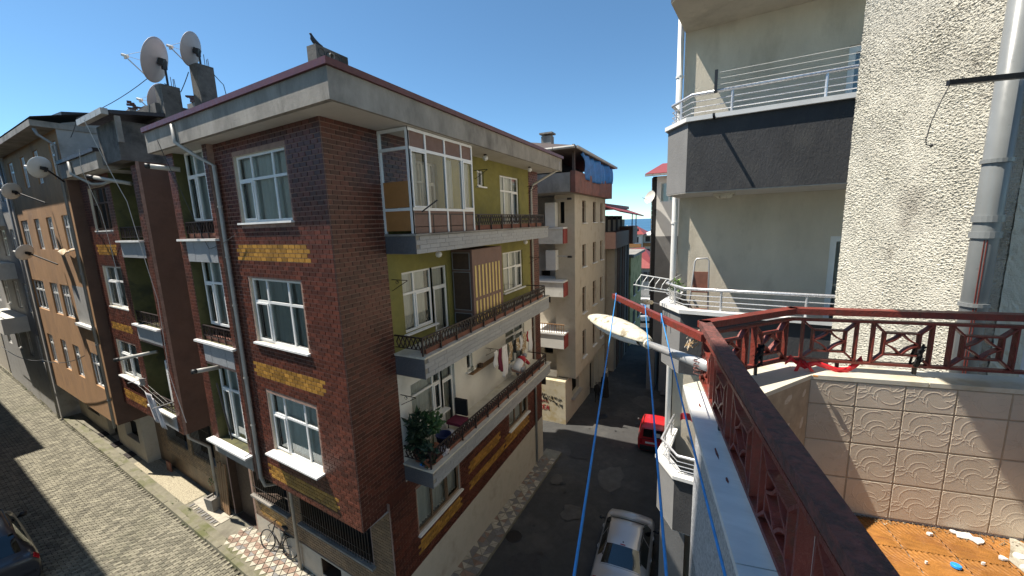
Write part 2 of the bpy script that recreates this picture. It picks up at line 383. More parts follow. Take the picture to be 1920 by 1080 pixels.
def window(T, fr, a0, a1, z0, z1, cols=3, tr=.34, d=-.1, sill=.0, fm='pvc', cur='curtain', cuts=None, sash=True, curcov=1., fw=.055, glass='glass', door=None):
    """a window part with its panes, curtain and sill as sub-parts; cols lights wide, transom at fraction tr from the top"""
    m = MB(fr); t = .05
    m.box(a0, a0 + fw, d - t, d, z0, z1); m.box(a1 - fw, a1, d - t, d, z0, z1)
    m.box(a0 + fw, a1 - fw, d - t, d, z0, z0 + fw); m.box(a0 + fw, a1 - fw, d - t, d, z1 - fw, z1)
    zt = z1 - (z1 - z0) * tr if tr else None
    if zt: m.box(a0 + fw, a1 - fw, d - t, d + .002, zt - fw / 2, zt + fw / 2)
    xs = cuts or [a0 + (a1 - a0) * i / cols for i in range(1, cols)]
    lows = [(z0 + fw, (zt - fw / 2) if zt else z1 - fw)] + ([(zt + fw / 2, z1 - fw)] if zt else [])
    for x in xs:
        for lo, hi in lows: m.box(x - fw / 2, x + fw / 2, d - t, d + .001, lo, hi)
    W = m.build('window', fm, T)
    if sash:     # an opening sash in one light
        m = MB(fr); e = [a0 + fw] + xs + [a1 - fw]; k = len(e) - 2; p, q = e[k] + fw / 2, e[k + 1] - .004
        lo, hi = lows[0]; b = .04
        m.box(p, p + b, d + .004, d + .022, lo, hi); m.box(q - b, q, d + .004, d + .022, lo, hi); m.box(p + b, q - b, d + .004, d + .022, lo, lo + b); m.box(p + b, q - b, d + .004, d + .022, hi - b, hi)
        m.build('sash', fm, W)
    edges = [a0 + fw] + xs + [a1 - fw]
    for i in range(len(edges) - 1):
        for lo, hi in lows:
            m = MB(fr); tl = R.uniform(-.004, .004)
            m.quad((edges[i], d - .025 + tl, lo), (edges[i], d - .025 - tl, hi), (edges[i + 1], d - .025 - tl, hi), (edges[i + 1], d - .025 + tl, lo)); m.build('pane', glass, W)
    if cur:
        m = MB(fr); n = max(8, int((a1 - a0) * 26)); ph = R.uniform(0, 6); gap = R.uniform(.2, .8) * (a1 - a0); a = a0 + .02; b = a0 + (a1 - a0) * curcov - .02
        fy = lambda x: d - .13 + .022 * math.sin(x * 55 + ph) + .012 * math.sin(x * 23 + ph * 2)
        m.grid(n, 3, lambda i, j: (a + (b - a) * i, fy(a + (b - a) * i) + .015 * (j - .5), z0 + .03 + (z1 - z0 - .06) * j))
        m.build('curtain', cur, W, smooth=True)
    if sill:
        m = MB(fr); m.box(a0 - .07, a1 + .07, d, .06 + sill, z0 - .045, z0 - .003); m.build('sill', 'marble' if sill < .1 else 'white_paint', W)
    return W
def lattice(m, x0, x1, z0, z1, fn, step=.12, r=.008):
    n = max(1, int(round((x1 - x0) / step))); st = (x1 - x0) / n
    for i in range(n):
        a, b, c = x0 + i * st, x0 + (i + .5) * st, x0 + (i + 1) * st; zm = (z0 + z1) / 2
        for p, q in (((a, zm), (b, z1)), ((b, z1), (c, zm)), ((c, zm), (b, z0)), ((b, z0), (a, zm))):
            m.bar(fn(*p), fn(*q), r * 1.5, r * 1.5)
def downpipe(T, pts, r=.05, m='pipe_white', straps=(), name='downpipe'):
    b = MB(); b.tube(pts, r, 10); P = b.build(name, m, T, smooth=True)
    if straps:
        for p in straps:
            b = MB(); b.lathe([(r + .001, -.018), (r + .012, -.018), (r + .012, .018), (r + .001, .018)], 10, p); b.build('strap', m, P)
    return P
# ground level: the main street falls to the sea, the side street climbs away from the corner
def gm(y): return .1 - .06 * (min(max(y, 5.0), 70) - 14.7)
def gl(s): return .62 + .08 * min(max(s, 0), 5.5) + .018 * min(max(s - 5.5, 0), 70)
def ground(x, y):
    s = -(x + 6.44)
    return gm(y) if s < 0 else gl(s) if y < 9 else min(gl(s), gm(y) + .0 * s)
# ================================================================== GROUND
def build_ground():
    m = MB(); m.quad((-400, -300, -6), (400, -300, -6), (400, 175, -6), (-400, 175, -6)); m.build('ground', 'terrain', kind='structure', org=(0, 0, -6))
    m = MB(); m.quad((-40000, 170, -7), (40000, 170, -7), (40000, 70000, -7), (-40000, 70000, -7)); m.build('sea', 'sea', kind='structure', org=(0, 170, -7))
    xs = [-9.6, -8.5, -7.4, -6.5, -5.2, -4, -2.6, -1.2, 0, 2, 6]; ys = [-8, -3, 0, 2.5, 5] + [6 + 2 * i for i in range(33)]
    m = MB(); n = len(xs)
    def z(x, y):
        a = gm(y)
        if x < -6.44 and y < 8.5: a = a + (gl(-(x + 6.44)) - gl(0)) * (1 if y < 6 else max(0, (8.5 - y) / 2.5))
        return a + .02 * math.sin(y * .9 + x) * (1 if -5 < x < 0 else 0)
    m.add([(x, y, z(x, y)) for y in ys for x in xs], [(j * n + i, j * n + i + 1, (j + 1) * n + i + 1, (j + 1) * n + i) for j in range(len(ys) - 1) for i in range(n - 1)])
    m.build('road', 'asphalt', kind='structure', org=(-3, 10, 0), smooth=True)
    # side street: bedding sheet, pavers on top
    m = MB(LF); S = [2.6 + i * 1.2 for i in range(45)]
    for i in range(len(S) - 1):
        a, b = S[i], S[i + 1]; m.quad((a, .36, gl(a) + .004), (a, 9, gl(a) + .004), (b, 9, gl(b) + .004), (b, .36, gl(b) + .004))
    st = m.build('side_street', 'paver_joint', kind='structure', org=(-14, 3, gl(7)))
    # interlocking pavers laid across the street; nearest 300 are parts
    L = []; pw, pl = .105, .205
    for i in range(int(40 / pw)):
        s = 3.2 + i * pw
        for k in range(int(5.6 / pl) + 1):
            d = .44 + k * pl - (pl / 2 if i % 2 else 0)
            if d < .38: continue
            wp = LF @ Vector((s, d, gl(s)))
            # keep what the street shows from the houses
            if wp.y < -(wp.x) * .19 - 2.2: continue
            L.append((s, d, (wp - CAM).length))
    sel = sorted([t for t in L if (LF @ Vector((t[0], t[1], 0))).y > 3.0 + .0 * t[0] and t[0] > 6.2], key=lambda t: t[2])[:300]; ss = set((t[0], t[1]) for t in sel)
    a, b, z = pl / 2 - .006, pw / 2 - .006, .028
    def shape(m, s, d, zz, jx):   # S-edged paver: 8-sided outline, bevelled top
        o = [(-a, -b), (-a * .35, -b - .008), (a * .35, -b + .008), (a, -b), (a, b), (a * .35, b + .008), (-a * .35, b - .008), (-a, b)]
        P = [(s + y, d + x, zz) for x, y in o] + [(s + y * .93, d + x * .96, zz + z + jx) for x, y in o]
        m.add(P, [tuple(range(8, 16))] + [(i, (i + 1) % 8, 8 + (i + 1) % 8, 8 + i) for i in range(8)])
    fr0 = Matrix.Translation(-LF.translation) @ LF
    m = MB(fr0); shape(m, 0, 0, 0, 0); me = bpy.data.meshes.new('paver'); me.from_pydata(m.v, [], [f[::-1] for f in m.f]); me.materials.append(MATS['paver'])
    for s, d, _ in sel:
        o = bpy.data.objects.new('paver', me); COL.objects.link(o); o.parent = st; o.location = LF @ Vector((s, d, gl(s) + R.uniform(-.004, .003))) - WL[st]
        o.rotation_euler = (R.uniform(-.015, .015), R.uniform(-.015, .015), R.uniform(-.02, .02))
    m = MB(LF)
    for s, d, _ in L:
        if (s, d) not in ss: shape(m, s, d, gl(s), R.uniform(-.004, .004))
    m.f = [f[::-1] for f in m.f]
    m.build('paving', 'paver', st, kind='stuff')
    # kerb stones along the side street and its pavement
    m = MB(LF); i = 4.2; kb = thing('kerb', None, None, LF @ Vector((10, .25, gl(10)))); kb['kind'] = 'structure'
    while i < 44:
        l = R.uniform(.75, 1.0); m = MB(LF); za, zb2 = gl(i), gl(i + l); j = R.uniform(-.012, .012); h = .13 + R.uniform(-.01, .012)
        P = [(i + .008, .20 + j, za - .1), (i + l - .008, .20 + j, zb2 - .1), (i + l - .008, .36 + j, zb2 - .1), (i + .008, .36 + j, za - .1), (i + .008, .20 + j, za + h), (i + l - .008, .20 + j, zb2 + h), (i + l - .008, .345 + j, zb2 + h), (i + .008, .345 + j, za + h)]
        m.add(P, [(4, 5, 6, 7), (3, 2, 6, 7)[::-1], (0, 1, 5, 4), (0, 4, 7, 3), (1, 2, 6, 5)]); m.build('kerb_stone', 'kerb', kb); i += l
    pv = thing('pavement', None, None, LF @ Vector((10, -.2, gl(10)))); pv['kind'] = 'structure'
    def slab(name, s0, s1, d0, d1, mt, dz=.1):
        m = MB(LF); n = max(1, int((s1 - s0) / .8))
        for k in range(n):
            p, q = s0 + (s1 - s0) * k / n, s0 + (s1 - s0) * (k + 1) / n
            m.quad((p, d0, gl(p) + dz), (p, d1, gl(p) + dz), (q, d1, gl(q) + dz), (q, d0, gl(q) + dz))
        return m.build(name, mt, pv)
    slab('concrete_bed', 1.0, 46, -.95, .20, 'sidewalk', .095)
    slab('concrete_strip', 4.2, 46, -.02, .195, 'kerb', .105)
    slab('aggregate_slab', 10.2, 15.2, -.70, -.03, 'aggregate', .108)
    # crazy-paving patch in front of the door
    s0, s1, d0, d1 = 8.0, 10.1, -.72, -.06
    fr = LF
    for r in range(13):
        a = s0 + .04 + r * .157
        for (p, q) in ((d1 - .17, d1 - .01), (d0 + .01, d0 + .15)):
            m = MB(fr); k = .06 if r % 2 else -.02; g = .016; zz = gl(a) + .117
            m.quad((a, p, zz), (a + .08 + k * .5, p, zz), (a + .08 - k * .4, q, zz), (a + k, q, zz)); m.v[:] = m.v; m.build('tile_piece', R.choice(['tile_grey', 'tile_grey', 'tile_light']), pv)
    slab('pale_tile_panel', s0, s1, d0 + .17, d1 - .18, 'tile_light', .112)
    # diamond tiles by the bicycle
    w, l = .26, .30; k = 0
    for i in range(16):
        for j in range(5):
            s = 3.0 + i * w / 1. + (w / 2 if j % 2 else 0); d = -.60 + j * .155
            if s > 7.6: continue
            for half in (0, 1):
                m = MB(LF); zz = gl(s) + .112 + .0015 * half; e = .93
                m.quad((s - w / 2 * e, d, zz), (s, d + (.15 if half == 0 else -.15) * e, zz), (s + w / 2 * e, d, zz)) if half == 0 else m.quad((s - w / 2 * e, d - .004, zz), (s + w / 2 * e, d - .004, zz), (s, d - .15 * e, zz))
                m.build('tile_piece', R.choice(['tile_red', 'tile_red', 'tile_grey']) if (j + (i % 2 if half else 0)) % 2 else 'tile_light', pv); k += 1
    # narrow pavement along the main street with triangular marble offcuts
    pm = thing('pavement', None, None, (-6.1, 11, gm(11))); pm['kind'] = 'structure'
    m = MB()
    for k in range(12):
        y0, y1 = 5.6 + k * .9, 6.5 + k * .9
        x1 = -5.72
        m.quad((-6.5, y0, gm(y0) + .1), (x1, y0, gm(y0) + .1), (x1, y1, gm(y1) + .1), (-6.5, y1, gm(y1) + .1)); m.quad((x1, y0, gm(y0) - .05), (x1, y1, gm(y1) - .05), (x1, y1, gm(y1) + .1), (x1, y0, gm(y0) + .1))
    m.build('concrete_bed', 'sidewalk', pm)
    for i in range(36):
        for j in range(3):
            y = 7.2 + i * .235; x = -6.42 + j * .23
            for half in (0, 1):
                m = MB(); zz = gm(y) + .108; c = .21
                f = (i + j) % 2
                t = [(0, 0), (c, 0), (0, c)] if half == 0 else [(c + .012, .012), (c + .012, c + .012), (.012, c + .012)]
                if f: t = [(c - p, q) for p, q in t]
                m.quad(*[(x + p, y + q, gm(y + q) + .108) for p, q in t])
                if f: m.f = [q[::-1] for q in m.f]
                m.build('tile_piece', R.choice(['tile_light', 'tile_grey', 'tile_light', 'tile_red', 'tile_grey']), pm)
    # manhole cover in the road, old patch
    for (x, y, r, n) in ((-5.45, 10.6, .26, 20), (-4.95, 21.3, .3, 20)):
        m = MB(); m.lathe([(0, .012), (r, .012), (r + .03, .004), (r + .03, -.02)], n, (x, y, gm(y) + .014)); m.build('manhole_cover', 'iron_black', label='dark round manhole cover in the asphalt ' + ('near the tiled pavement' if y < 15 else 'beside the beige building'), cat='manhole cover')
    rr = random.Random(77)
    def blot(x, y, r, sx, mt, n, z=.022, nm='road_patch'):
        m = MB(); rs = [rr.uniform(.75, 1.15) for _ in range(n)]
        m.quad(*[(x + sx * r * rs[i] * math.cos(6.283 * i / n), y + r * rs[i] * math.sin(6.283 * i / n), gm(y + r * rs[i] * math.sin(6.283 * i / n)) + z + .02 * math.sin((y + r * rs[i] * math.sin(6.283 * i / n)) * .9 + x + sx * r * rs[i] * math.cos(6.283 * i / n))) for i in range(n)]); m.build(nm, mt, ROAD)
    ROAD = [o for o in COL.objects if o.name == 'road'][0]
    blot(-4.6, 9.4, .9, .7, 'asphalt_patch', 14); blot(-3.2, 15.4, 1.1, .5, 'asphalt_worn', 16, .026); blot(-4.9, 17.0, .8, .8, 'asphalt_patch', 14); blot(-2.8, 24.5, 1.0, .9, 'asphalt_worn', 14); blot(-4.0, 12.6, .5, .8, 'asphalt_worn', 12, .027); blot(-5.2, 14.3, .45, .5, 'asphalt_worn', 12)
    for k in range(26): blot(rr.uniform(-5.3, -2.6), rr.uniform(9, 23), rr.uniform(.03, .09), 1, rr.choice(['asphalt_patch', 'iron_black', 'asphalt_worn']), 9, .03, 'road_stain')
    # right-hand pavement
    m = MB()
    for k in range(14):
        y0, y1 = 4 + k * 2, 6 + k * 2; x0 = -.75 if y0 < 26 else -2.2
        m.quad((x0, y0, gm(y0) + .11), (3, y0, gm(y0) + .11), (3, y1, gm(y1) + .11), (x0, y1, gm(y1) + .11)); m.quad((x0, y0, gm(y0) - .05), (x0, y0, gm(y0) + .11), (x0, y1, gm(y1) + .11), (x0, y1, gm(y1) - .05))
    m.build('pavement', 'concrete_dark', kind='structure')
build_ground()
def kerb_litter():
    rr = random.Random(31); m = MB()
    for k in range(500):
        s = rr.uniform(4.5, 30); d = .40 + abs(rr.gauss(0, .25)) if rr.random() < .6 else rr.uniform(.4, 4.5); q = rr.uniform(.006, .022)
        c = LF @ Vector((s, d, gl(s) + .034)); P = [c + Vector((rr.uniform(-q, q), rr.uniform(-q, q), rr.uniform(0, q * .5))) for _ in range(4)]
        m.add(P, [(0, 1, 2), (0, 2, 3), (0, 3, 1), (1, 3, 2)])
    m.build('litter', 'litter', kind='stuff', label='scattered pale grit and litter on the paved side street', cat='litter')
    m = MB()
    for k in range(40):
        s = rr.uniform(4.5, 34); d = rr.choice([.385, .20, -.0])
        for b in range(rr.randint(8, 26)):
            c = LF @ Vector((s + rr.gauss(0, .09), d + rr.gauss(0, .02), gl(s) + (.03 if d > .3 else .10))); h = rr.uniform(.03, .10); t = Vector((rr.gauss(0, .5), rr.gauss(0, .5), 1)) * h; w = Vector((rr.uniform(-1, 1), rr.uniform(-1, 1), 0)) * .008
            m.add([c - w, c + w, c + t], [(0, 1, 2)])
    m.build('weeds', 'weed', kind='stuff', label='small green weeds growing along the side street kerb', cat='weeds')
kerb_litter()

# ================================================================== BRICK CORNER HOUSE
def brick_house():
    T = thing('apartment_building', 'dark red glazed brick corner apartment building with olive balconies', 'building', (-9, 8, .6))
    WA = [(1.22, 3.25, 11.2, 12.67), (1.22, 3.3, 8.34, 9.91), (1.22, 3.22, 5.47, 7.03)]
    BND = [(.82, 3.6, 10.29, 10.66), (.82, 3.6, 7.42, 7.8), (.82, 3.6, 4.60, 4.95)]
    SA = 4.1; DB = .14; SB = 6.35
    OB = [(4.30, 5.95, 10.86, 13.05), (4.30, 5.95, 8.08, 10.28), (4.30, 5.95, 5.12, 7.40)]
    OBB = [(4.30, 5.95, z0 - .6 if z0 < 10 or 1 else z0, z1) for _, _, z0, z1 in OB]
    # --- carcass (mortar-coloured backing, reveals, rooms)
    m = MB(LF)
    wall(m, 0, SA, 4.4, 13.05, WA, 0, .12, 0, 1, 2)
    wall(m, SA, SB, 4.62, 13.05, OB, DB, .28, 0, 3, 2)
    m.mi = 4; m.quad((0, 0, 4.4), (SA, 0, 4.4), (SA, -.72, 4.4), (0, -.72, 4.4)); m.quad((SA, DB, 4.62), (SB, DB, 4.62), (SB, -.72, 4.62), (SA, -.72, 4.62))
    m.mi = 0; m.quad((SA, 0, 4.4), (SA, DB, 4.4), (SA, DB, 13.05), (SA, 0, 13.05)); m.quad((SB, DB, 4.62), (SB, -6, 4.62), (SB, -6, 13.05), (SB, DB, 13.05))
    m.fr = RF
    FR = [(14.85, 15.75)]
    wall(m, 5.31, 6.72, 4.4, 13.05, (), 0, .1, 0); wall(m, 14.85, 15.8, .0, 13.05, (), 0, .1, 0)
    hT = [(10.87, 11.28, 12.17, 12.66), (12.38, 13.95, 10.9, 12.65), (7.2, 8.8, 10.9, 12.6)]
    hM = [(7.15, 8.30, 8.41, 9.91), (8.30, 8.99, 8.06, 9.91), (12.40, 14.1, 8.5, 9.95)]
    hL = [(7.15, 8.45, 5.9, 7.1), (8.45, 9.06, 5.24, 7.1), (9.74, 10.07, 6.5, 7.08), (12.4, 14.06, 5.6, 7.25)]
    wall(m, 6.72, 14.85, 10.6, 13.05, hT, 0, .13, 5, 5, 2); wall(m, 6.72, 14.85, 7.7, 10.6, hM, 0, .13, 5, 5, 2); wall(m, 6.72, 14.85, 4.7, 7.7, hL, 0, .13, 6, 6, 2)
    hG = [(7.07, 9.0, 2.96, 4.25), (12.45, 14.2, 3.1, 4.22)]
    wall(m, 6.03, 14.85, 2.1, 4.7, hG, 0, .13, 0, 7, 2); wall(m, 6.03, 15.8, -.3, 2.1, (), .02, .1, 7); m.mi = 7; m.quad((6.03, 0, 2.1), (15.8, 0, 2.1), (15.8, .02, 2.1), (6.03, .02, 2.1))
    m.fr = ID; m.mi = 0; m.quad((-6.44, 15.8, -1), (-14, 15.8, -1), (-14, 15.8, 13.05), (-6.44, 15.8, 13.05))
    # ground floor set back under the bay
    m.fr = LF
    hB = [(.75, 3.75, 2.66, 4.25), (4.45, 6.35, 2.66, 4.3), (6.62, 8.02, 1.2, 3.9), (2.15, 3.05, 1.25, 1.8)]
    wall(m, -.05, 8.1, .6, 4.62, hB, -.72, .3, 0, 8, 2)
    wall(m, -.05, 6.5, .6, 1.86, [hB[3]], -.70, .02, 7)
    m.build('wall', ['mortar', 'plaster_cream', 'room', 'olive_shaded', 'soffit', 'olive', 'plaster_white', 'plaster_beige', 'wood_dark'], T)
    # --- brick skin
    B = Bricks(T)
    B.lay(LF, 0, SA, 4.4, 13.05, [(a - .05, b + .05, c - .05, e + .04) for a, b, c, e in WA], BND, 0)
    B.lay(LF, SA, 4.30, 4.62, 13.05, (), (), DB); B.lay(LF, 5.95, SB, 4.62, 13.05, (), (), DB)
    B.lay(RF, 5.31, 6.72, 4.4, 13.05, (), (), 0); B.lay(RF, 14.85, 15.8, 2.1, 13.05, (), (), 0)
    BG = [(9.5, 11.6, 3.15, 3.5), (9.5, 11.95, 2.55, 2.85), (7.0, 9.0, 2.35, 2.75), (12.1, 14.3, 2.6, 3.0)]
    B.lay(RF, 6.03, 14.85, 2.1, 4.7, [(a - .04, b + .04, c - .05, e + .03) for a, b, c, e in hG], BG, 0)
    B.done()
    B2 = Bricks(T, 'facing_brick', ('brick_ochre', 'brick_yellow'), .2, .085, .012, .007, 120)
    B2.lay(LF, 0, 6.5, 1.88, 4.4, [(a - .03, b + .03, c - .03, e + .03) for a, b, c, e in hB[:3]], [(4.8, 6.2, 1.95, 2.4)], -.72); B2.done()
    # --- windows of the bay
    for i, (a, b, c, e) in enumerate(WA):
        window(T, LF, a, b, c, e, 3, .36, -.06, [.02, .02, .16][i], cuts=[a + (b - a) * .28, a + (b - a) * .70], cur=['curtain', 'curtain_grey', 'curtain'][i])
    # --- glazed strip with small railings and granite aprons
    for i, (a, b, c, e) in enumerate(OB):
        z0 = c + (.42 if i < 2 else .05)
        W = window(T, LF, a, b - .12, z0, e, 3, .34, DB - .2, 0, cur='curtain_grey', fw=.06)
        m = MB(LF); m.box(4.12, 6.3, DB - .1, DB + .10 + (.1 if i == 2 else 0), c - .06, c - .005); m.build('sill', 'marble' if i < 2 else 'white_paint', T)
        m = MB(LF)
        if i < 2:
            for k in range(4): m.box(4.32 + k * .41, 4.32 + (k + 1) * .41 - .008, DB - .02, DB + .018 + .004 * (k % 2), c - .60, c - .065)
            m.build('granite_apron', 'granite', T)
            m = MB(LF); f = lambda x, z: (x, DB - .03, z)
            m.bar((4.32, DB - .03, c + .42), (5.93, DB - .03, c + .42), .03, .03); m.bar((4.32, DB - .03, c + .14), (5.93, DB - .03, c + .14), .02, .02)
            for k in range(5): m.bar((4.33 + k * .398, DB - .03, c), (4.33 + k * .398, DB - .03, c + .42), .025, .025)
            lattice(m, 4.34, 5.92, c + .15, c + .41, f, .15)
            m.build('railing', 'iron', T)
            m = MB(LF); m.box(4.36, 5.9, DB - .19, DB - .06, c, c + .13); m.build('planter_box', 'planter_red', T)
        else:
            m.box(4.14, 6.28, DB - .04, DB + .03, 4.66, c - .07); m.build('granite_apron', 'concrete', T)
    # low grilles of the ground floor
    for a, b, c, e in hB[:2]:
        m = MB(LF); dd = -.66
        for k in range(int((b - a) / .11)): m.bar((a + .05 + k * .11, dd, c), (a + .05 + k * .11, dd, e), .014, .014)
        for z in (c + .3, c + .9, c + 1.4): m.bar((a, dd, z), (b, dd, z), .02, .012)
        m.build('window_grille', 'iron_black', T)
        m = MB(LF); m.box(a - .1, b + .1, -.74, -.60, c - .09, c - .03); m.build('sill', 'concrete', T)
    m = MB(LF)      # entrance
    m.box(6.66, 7.98, -.98, -.92, 1.2, 3.85); D = m.build('door', 'wood_dark', T); m = MB(LF); m.tube([(6.85, -.9, 2.2), (6.85, -.86, 2.2), (6.85, -.86, 2.45), (6.85, -.9, 2.45)], .012, 6); m.build('handle', 'steel', D)
    # --- main-street side windows
    window(T, RF, 10.87, 11.28, 12.17, 12.66, 1, 0, -.06, .02, cur='curtain_grey', sash=False, fw=.06)
    window(T, RF, 12.38, 13.95, 10.9, 12.65, 3, .3, -.06, 0, cuts=[12.80, 13.4])
    window(T, RF, 7.2, 8.8, 10.9, 12.6, 3, .3, -.08, 0, cur='curtain')
    window(T, RF, 7.15, 8.30, 8.41, 9.91, 2, .36, -.06, .03, cuts=[7.62], cur='curtain')
    window(T, RF, 8.30, 8.99, 8.06, 9.91, 1, .3, -.06, 0, cur='curtain')
    window(T, RF, 12.40, 14.1, 8.5, 9.95, 3, .4, -.06, .03, cur='curtain')
    window(T, RF, 7.15, 8.45, 5.9, 7.1, 2, .32, -.06, .12, cuts=[8.1], cur='curtain'); window(T, RF, 8.45, 9.06, 5.24, 7.1, 1, .25, -.08, 0, cur='curtain_grey')
    window(T, RF, 9.74, 10.07, 6.5, 7.08, 1, 0, -.06, .02, cur=None, sash=False); window(T, RF, 12.4, 14.06, 5.6, 7.25, 2, .3, -.06, .02, cur='curtain_grey')
    window(T, RF, 7.07, 9.0, 2.96, 4.25, 3, 0, -.05, .03, cur='curtain', fm='frame_brown'); window(T, RF, 12.45, 14.2, 3.1, 4.22, 3, 0, -.05, .05, cur='curtain', fm='frame_brown')
    # --- balconies
    for i, (z0, z1) in enumerate(((10.40, 10.82), (7.54, 8.05), (4.78, 5.23))):
        y0, y1, xo = 6.72, 14.66, .86
        m = MB(RF); m.box(y0, y1, .0, xo, z0 + .03, z1 - .03); BA = m.build('balcony', 'concrete', T)
        m = MB(RF); m.box(y0 - .04, y1 + .04, 0, xo + .05, z1 - .03, z1 + .012); m.build('coping', 'marble_warm' if i else 'concrete', BA)
        # granite facing stones in courses
        n = 22; rows = 4
        for r in range(rows):
            h = (z1 - z0 - .035) / rows
            m = MB(RF)
            for k in range(n):
                a = y0 + (y1 - y0) * k / n + (.12 if r % 2 else 0); b2 = min(a + (y1 - y0) / n - .006, y1)
                m.box(max(a, y0), b2, xo, xo + .014 + R.uniform(-.002, .002), z0 + r * h + .003, z0 + (r + 1) * h - .003, 'f')
            m.build('granite_course', 'granite' if i < 2 else 'granite', BA)
        m = MB(RF); m.box(y0 - .016, y0 - .001, .0, xo + .012, z0, z1 - .035); m.build('end_slab', 'granite_dark', BA)
        m = MB(RF); m.box(y0, y1, 0, xo - .01, z0 - .004, z0 + .028); m.build('soffit_panel', 'soffit', BA)
        # lattice railing
        rz = z1 + .44; x = xo - .06
        m = MB(RF); m.bar((y0 + .04, x, rz), (y1 - .3, x, rz), .035, .03); m.bar((y0 + .04, x, z1 + .16), (y1 - .3, x, z1 + .16), .02, .015); m.bar((y0 + .04, 0, rz), (y0 + .04, x, rz), .035, .03); m.bar((y1 - .3, 0, rz), (y1 - .3, x, rz), .035, .03); m.bar((y0 + .04, 0, z1 + .16), (y0 + .04, x, z1 + .16), .02, .015)
        RL = m.build('railing', 'iron', BA)
        for k in range(12):
            a = y0 + .04 + (y1 - .34 - y0) * k / 11
            m = MB(RF); m.bar((a, x, z1), (a, x, rz), .034, .034); m.build('post', 'iron', BA)
        m = MB(RF); lattice(m, y0 + .05, y1 - .31, z1 + .165, rz - .015, lambda a, z: (a, x, z), .125, .013); lattice(m, .05, x, z1 + .165, rz - .015, lambda a, z: (y0 + .04, a, z), .13, .013)
        m.build('lattice', 'iron', BA)
        m = MB(RF); m.box(y0 + .2, y1 - .4, x - .2, x - .035, z1 + .015, z1 + .145); m.build('planter_box', 'planter_red', BA)
    # --- glazed bay on the top balcony
    G = MB(RF); y0, y1, x, z0, z1 = 6.74, 9.23, .83, 10.84, 13.03
    fw = .05; cols = [6.74, 7.30, 8.02, 8.73, 9.23]
    for a in cols: G.box(a - fw / 2, a + fw / 2, x - .05, x + .0, z0, z1)
    for z in (z0 + .52, 12.62, z1 - .03): G.box(y0, y1, x - .048, x + .002, z - .03, z + .03)
    for d in (.03, x - .03): G.box(y0 - .03, y0 + .02, d - .03, d + .03, z0, z1)
    for z in (z0 + .52, 12.62, z1 - .03): G.box(y0 - .028, y0 + .018, 0, x, z - .03, z + .03)
    GB = G.build('glazed_bay', 'pvc', T)
    for i in range(4):
        a, b2 = cols[i] + fw / 2, cols[i + 1] - fw / 2
        m = MB(RF); m.box(a, b2, x - .03, x - .02, 12.65, z1 - .06); m.build('head_panel', 'brown_panel', GB)
        m = MB(RF); m.box(a, b2, x - .03, x - .02, z0, z0 + .49); m.build('apron_panel', 'brown_panel', GB)
        m = MB(RF); m.quad((a, x - .025, z0 + .55), (a, x - .025, 12.59), (b2, x - .025, 12.59), (b2, x - .025, z0 + .55)); m.build('pane', 'glass', GB)
        if i != 1:
            m = MB(RF); ww = (b2 - a) * (.9 if i == 3 else .55); m.grid(18, 3, lambda t, j: (a + .02 + ww * t, x - .12 + .02 * math.sin(t * 26 + i), z0 + .58 + (12.56 - z0 - .58) * j)); m.build('curtain', 'curtain', GB, smooth=True)
        if i in (0, 3):
            m = MB(RF); q = .035
            m.box(a, a + q, x + .003, x + .02, z0 + .55, 12.59); m.box(b2 - q, b2, x + .003, x + .02, z0 + .55, 12.59); m.box(a + q, b2 - q, x + .003, x + .02, z0 + .55, z0 + .59); m.box(a + q, b2 - q, x + .003, x + .02, 12.55, 12.59); m.build('sash', 'pvc', GB)
    m = MB(RF); m.quad((y0, .07, 12.65), (y0, .77, 12.65), (y0, .77, z1 - .06), (y0, .07, z1 - .06)); m.build('pane', 'glass', GB)
    m = MB(RF); m.quad((y0, .07, 11.9), (y0, .77, 11.9), (y0, .77, 12.59), (y0, .07, 12.59)); m.build('pane', 'glass', GB)
    m = MB(RF); m.box(y0 - .01, y0 + .01, .06, .77, 11.4, 11.95); m.box(y0 - .012, y0 + .012, .06, .77, 10.9, 11.34); m.build('side_board', 'orange_board', GB)
    # --- storage cupboard on the middle balcony
    m = MB(RF); m.box(9.21, 10.99, .02, .70, 8.08, 10.3); C = m.build('cupboard', 'brown_panel', T)
    m = MB(RF)
    for z0c, z1c in ((9.75, 10.22), (8.6, 9.68), (8.2, 8.5)):
        m.box(9.195, 9.205, .06, .62, z0c, z1c)
    m.build('door_panel', 'wood_dark', C)
    m = MB(RF)
    for z0c, z1c in ((9.75, 10.22), (8.6, 9.68), (8.2, 8.5)):
        for p, q in (((.06, z0c), (.62, z0c)), ((.62, z0c), (.62, z1c)), ((.62, z1c), (.06, z1c)), ((.06, z1c), (.06, z0c))): m.bar((9.19, p[0], p[1]), (9.19, q[0], q[1]), .018, .018)
    m.build('moulding', 'pipe_grey', C)
    for k in range(8):
        a = 9.32 + k * .2
        for z0c, z1c in ((8.95, 9.85), (8.2, 8.85)):
            m = MB(RF); m.box(a, a + .085, .702, .712, z0c, z1c); m.build('slat', 'yellow_slat', C)
    # --- eaves slab and roof
    e1 = LF @ Vector((6.45, .47, 0)); P = [(-5.48, 4.755), (-5.48, 16.2), (-14, 16.2), (e1.x, e1.y)]
    m = MB(); m.prism(P, 13.05, 13.55); m.build('eaves', 'concrete', T)
    m = MB(); q = [(-5.55, 4.86), (-5.55, 16.1), (-13.9, 16.1), (e1.x + .02, e1.y + .08)]
    m.prism([(x, y) for x, y in q], 13.044, 13.049); m.build('soffit_panel', 'soffit', T)
    def off(k): return [(-5.48 + k, 4.755 - k), (-5.48 + k, 16.2 + k), (-14, 16.2 + k), (e1.x - k * .2, e1.y - k)]
    m = MB(); m.prism(off(.06), 13.552, 13.66)
